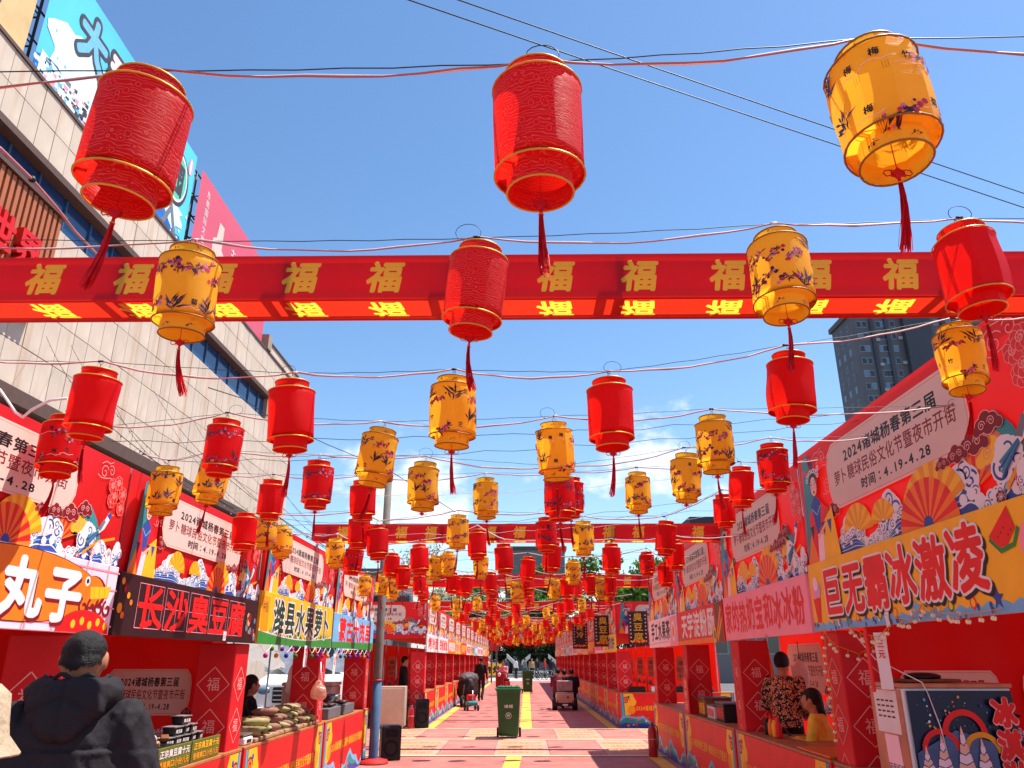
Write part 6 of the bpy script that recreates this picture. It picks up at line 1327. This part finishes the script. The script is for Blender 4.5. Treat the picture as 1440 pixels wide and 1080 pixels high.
# ------------------------------------------------------------------ ice cream stall
mac = empty('ice_cream_machine', (2.60, 5.66, ZC), 0, 'boxed ice cream machine with dark blue poster reading 冰淇淋', 'ice cream machine')
MCW = mat('copper_pink_panel', 'b87858', .45, var=.25, scale=5); MB().bbox(0, .74, .0, .52, 0, .60, WPAINT, .01).obj('case', mac); MB().bbox(-.01, .75, -.012, .53, .602, .63, MCW, .006).obj('top_plate', mac); MB().bbox(-.008, .0, .02, .5, .01, .59, MCW, .003).obj('side_panel', mac)
p = Print(0); p.poly([(.06, .3), (.42, .3), (.42, .58), (.06, .58)], WPAINT)
for r_ in range(4):
    for c_ in range(4): p.poly([(.10 + c_ * .07, .40 + r_ * .035), (.15 + c_ * .07, .40 + r_ * .035), (.15 + c_ * .07, .412 + r_ * .035), (.10 + c_ * .07, .412 + r_ * .035)], BLK)
p.poly([(.16, .02), (.38, .04), (.36, .29), (.15, .29)], PINKP); p.text('环保纸杯', .15, .05, .06, .06, BLK, .02)
sp_ = p.obj('side_notice', mac, (-.0085, .5, 0), (0, 0, -PI / 2))
NIGHT = mat('night_blue_poster', '10183c', .35, var=.35, scale=4); POSB = MB(); POSB.box(.02, .73, -.02, -.0125, .02, .585, NIGHT); po = POSB.obj('poster', mac)
p = Print(-.021, .0003); r2 = random.Random(12)
for k in range(60): p.circ(.05 + r2.random() * .5, .25 + r2.random() * .3, r2.uniform(.002, .01), r2.choice([YEL2, WHT, BLU2, BLU, TAN]), 7)
SLATE = mat('slate_blue_print', '4a5a84', .4, var=.2, scale=8); p.poly([(.02, .02), (.55, .02), (.55, .26), (.3, .34), (.02, .2)], SLATE)
for cx, cz, R_, m_ in ((.19, .22, .13, RED2), (.36, .32, .15, RED2), (.46, .2, .13, YEL2)):
    p.poly([(cx + R_ * math.cos(a * PI / 16), cz + R_ * math.sin(a * PI / 16)) for a in range(17)] + [(cx + R_ * .74 * math.cos(a * PI / 16), cz + R_ * .74 * math.sin(a * PI / 16)) for a in range(16, -1, -1)], m_)
for cx, h_ in ((.08, .17), (.19, .24), (.33, .29), (.45, .22)):
    for k in range(5):
        w_ = .075 * (1 - k * .19); z_ = .02 + h_ * k / 5; p.poly([(cx - w_, z_), (cx + w_, z_), (cx + w_ * .8, z_ + h_ * .2), (cx, z_ + h_ * .27), (cx - w_ * .8, z_ + h_ * .2)], [PINKP, SKIN][k % 2]); p.stroke([(cx - w_, z_ + .01), (cx, z_ - .006), (cx + w_, z_ + .016)], .006, PURP)
    p.poly([(cx - .012, .02 + h_), (cx + .012, .02 + h_), (cx, .02 + h_ + .06)], SKIN)
for c_, z_ in (('冰', .36), ('淇', .16), ('淋', -.03)):
    p.text(c_, .555, z_ - .004, .165, .19, PINKL, .10); p.text(c_, .555, z_, .165, .19, RED2, .065)
p.obj('poster_print', po)
for z_ in (.25, .42): MB().ell((.79, .1, z_), (.05, .012, .014), BPLAST, 8, 5).obj('latch', mac)
e = empty('serving_board', (2.78, 5.9, ZC + .634), .2, 'dark round board lying on top of the ice cream machine', 'board'); MB().bbox(-.1, .34, -.1, .16, 0, .02, WOOD, .006).obj('board', e); MB().ell((.12, .02, .035), (.14, .1, .03), BPLAST, 16, 8).obj('lid', e)
o = MB().bbox(2.57, 3.15, 7.1, 7.9, ZC, ZC + .02, ORTAB, .006).obj('orange_table_cloth'); tag(o, 'orange cloth on the counter of the pink signed stall', 'cloth')
# hanging price strip with red ribbon
paper(2.56, 5.78, 1.42, 1.80, .10, -LR + .5, 'tall white price strip hanging before the ice cream machine', '三元', WHT); o = MB().box(2.5, 2.512, 5.86, 5.90, 1.40, 1.83, RED2).obj('red_ribbon'); tag(o, 'red ribbon hanging beside the white price strip', 'ribbon')
paper(2.53, 5.55, 1.83, 1.93, .06, -LR, 'small white tag pinned to the yellow ice cream sign', '二')
CORD = MB(); CORD.tube([(2.53, 6.2, 1.84), (2.6, 6.0, 1.62), (2.72, 5.6, 1.47), (2.76, 5.63, 1.40), (2.80, 5.62, 1.2), (2.83, 5.62, .9)], .004, CBW, 5); o = CORD.obj('thin_cable'); tag(o, 'thin white cable running down the ice cream poster', 'cable')
# small cream flower garlands on the ice cream sign and its post
FLW = mat('cream_flower', 'f0dcb4', .6)
fl = MB()
for k in range(5): a = k * 2 * PI / 5; fl.ell((.009 * math.cos(a), .009 * math.sin(a), -.010), (.007, .007, .012), FLW, 6, 4)
fl.tube([(0, 0, .03), (0, 0, 0)], .003, YEL2, 4); flm = fl.mesh('flower')
def garland(pts, n, label):
    e = empty('flower_garland', (0, 0, 0), 0, label, 'garland', 'cream flower garlands'); P = [Vector(p) for p in pts]; c = MB(); c.tube(P, .003, YEL2, 4); c.obj('cord', e)
    for i in range(n):
        t_ = (i + .5) / n * (len(P) - 1); a = int(t_); q_ = P[a].lerp(P[min(a + 1, len(P) - 1)], t_ - a); link('flower', flm, e, q_ + Vector((rnd.uniform(-.02, .0), rnd.uniform(-.015, .015), -.035)), (rnd.uniform(-.4, .4), rnd.uniform(-.4, .4), 0))
garland([(2.52, 6.75, 1.86), (2.52, 6.6, 1.76), (2.56, 6.57, 1.72), (2.72, 6.57, 1.66), (2.85, 6.57, 1.72), (2.93, 6.57, 1.74)], 9, 'cream flower garland looped over the post under the yellow sign')
garland([(2.53, 6.75, 1.78), (2.53, 6.78, 1.6), (2.53, 6.74, 1.4), (2.53, 6.78, 1.2), (2.53, 6.75, 1.02)], 12, 'cream flower garland hanging down the post under the yellow sign')
garland([(2.52, 6.2, 1.87), (2.52, 5.95, 1.79), (2.52, 5.7, 1.77), (2.52, 5.5, 1.84)], 9, 'cream flower garland under the middle of the yellow sign')
garland([(2.52, 5.4, 1.88), (2.52, 5.2, 1.86), (2.52, 5.0, 1.95), (2.52, 4.8, 1.88), (2.52, 4.5, 1.86), (2.52, 4.2, 1.87)], 13, 'cream flower garland under the near end of the yellow sign')
# boxes behind the red signed stall counter
for i, (y_, h_, m_) in enumerate(((11.2, .22, BPLAST), (11.75, .16, WPAINT), (12.3, .24, WOOD))):
    e = empty('food_cart_box', (2.86, y_, ZC), 0, ['nearest', 'middle', 'farthest'][i] + ' food box on the counter under the white lettered red sign', 'box'); MB().bbox(-.2, .2, -.22, .22, 0, h_, m_, .01).obj('body', e); MB().bbox(-.21, .21, -.23, .23, h_ + .002, h_ + .02, STEEL, .004).obj('lid', e)
    p = Print(-.002); p.text('淀粉肠', -.2, .03, .13, h_ * .7, [RED2, RED2, YEL][i], .03); p.obj('lettering', e, (-.201, 0, 0), (0, 0, -PI / 2))
o = MB().bbox(2.52, 2.54, 12.55, 12.9, .85, 1.35, RED2, .004).obj('standing_strip'); p = Print(0); p.text('淀粉肠', .08, .33, .16, .14, CREAM, .02, vert=True); p.obj('lettering', o, (2.519, 12.88, .86), (0, 0, -PI / 2)); tag(o, 'upright red strip sign on the counter of the white lettered stall', 'sign')
# step ladder in the red signed stall
e = empty('step_ladder', (3.5, 11.4, 0), .2, 'wooden step ladder leaning inside the white lettered red stall', 'ladder')
for d in (-.2, .2): MB().tube([(d, 0, 0), (d * .8, .45, 1.9)], .022, ORG, 6).obj('rail', e)
for k in range(6): MB().tube([(-.19, .07 * k + .06, .3 * k + .25), (.19, .07 * k + .06, .3 * k + .25)], .016, ORG, 6).obj('rung', e)

# ------------------------------------------------------------------ small clutter on and behind the counters
CARD = mat('cardboard', 'a8824e', .8, var=.15, scale=6); CUPM = mat('paper_cup', 'e4dcd4', .6); STEELT = mat('brushed_steel', 'a8a8a8', .3, metal=.9, var=.1)
cup = MB(); cup.lathe([(.026, 0), (.036, .09), (.038, .092), (.034, .09), (.024, .004)], 14, CUPM); cupm = cup.mesh('cup')
def cup_stack(x, y, z, n, label):
    e = empty('cup_stack', (x, y, z), 0, label, 'cups')
    for k in range(n): link('cup', cupm, e, (rnd.uniform(-.002, .002), 0, k * .016))
def bottle(x, y, z, m, label):
    e = empty('sauce_bottle', (x, y, z), 0, label, 'bottle'); MB().lathe([(.0, 0), (.032, 0), (.034, .02), (.034, .12), (.02, .15), (.014, .17), (.0, .17)], 14, m).obj('body', e); MB().lathe([(.016, .171), (.012, .20), (.004, .23), (0, .23)], 10, RED2).obj('nozzle', e)
def carton(x, y, z, w, d, h, rz, label):
    e = empty('cardboard_box', (x, y, z), rz, label, 'box'); MB().bbox(-w / 2, w / 2, -d / 2, d / 2, 0, h, CARD, .006).obj('body', e); MB().box(-w * .06, w * .06, -d / 2 - .002, d / 2 + .002, h + .001, h + .003, TAN).obj('tape', e)
    for s_ in (-1, 1): MB().box(-w * .25, w * .25, s_ * (d / 2 + .001), s_ * (d / 2 + .003), h * .3, h * .6, BLK if s_ > 0 else RED2).obj('printed_mark', e)
cup_stack(2.78, 7.35, ZC + .02, 9, 'taller stack of paper cups on the orange cloth'); cup_stack(2.88, 7.5, ZC + .02, 6, 'shorter stack of paper cups on the orange cloth')
for i, (y_, m_) in enumerate(((8.9, RED2), (9.02, YEL), (9.16, ORG), (9.3, BPLAST))): bottle(2.72, y_, ZC, m_, '%s sauce bottle on the counter below the pink sign' % ['red', 'yellow', 'orange', 'black'][i])
carton(4.6, 8.9, 0, .5, .4, .42, .2, 'lower cardboard box at the back of the pink signed stall'); carton(4.6, 8.92, .424, .42, .36, .34, -.1, 'upper cardboard box at the back of the pink signed stall'); carton(-4.9, 9.4, 0, .6, .5, .5, .1, 'lower cardboard box at the back of the radish stall'); carton(-4.85, 9.45, .504, .5, .4, .36, .35, 'upper cardboard box at the back of the radish stall'); carton(-4.6, 6.3, 0, .5, .45, .7, .2, 'tall cardboard box inside the dark signed stall')
e = empty('stock_pot', (-3.05, 12.95, ZC), 0, 'steel stock pot on the blue signed stall counter', 'pot'); MB().lathe([(.0, 0), (.16, 0), (.165, .01), (.165, .24), (.17, .245)], 22, STEELT).obj('pot', e); MB().lathe([(.172, .247), (.15, .27), (.03, .29), (.0, .31)], 22, STEELT).obj('lid', e)
e = empty('kitchen_scale', (-2.82, 8.18, ZC), LR, 'small white kitchen scale at the end of the radish counter', 'scale'); MB().bbox(-.12, .12, -.13, .13, 0, .07, WPAINT, .015).obj('base', e); MB().bbox(-.13, .13, -.12, .12, .085, .1, STEELT, .006).obj('pan', e); MB().bbox(-.06, .06, -.136, -.131, .02, .05, BPLAST, .002).obj('display', e)
stool(-4.3, 6.9, .45, 'red plastic stool inside the dark signed stall', RED2); stool(-4.7, 5.9, .45, 'black stool at the back of the dark signed stall', BPLAST); stool(4.2, 11.6, .45, 'red stool inside the white lettered red stall', RED2)
for i, (x, y, z) in enumerate(((3.3, 9.7, 1.62), (3.45, 12.4, 1.6), (-3.3, 11.6, 1.55))):
    e = empty('shopping_bags', (x, y, z), rnd.uniform(0, 3), 'bunch of pale plastic bags hanging %s' % ['behind the floral blouse', 'inside the white lettered red stall', 'inside the blue signed stall'][i], 'bags'); b_ = MB(); b_.ell((0, 0, -.2), (.10, .05, .2), CUPM, 12, 9); b_.ell((.03, .02, -.25), (.08, .05, .16), CUPM, 12, 8); link('bags', remeshed(b_, .018, 'bags', lambda c: .02 * noise.noise(Vector((c.x * 30, c.y * 30, c.z * 8)))), e); MB().tube([(0, 0, 0), (0, 0, .2)], .004, WIRE, 4).obj('string', e)
bpy.data.scenes.remove(TMP)
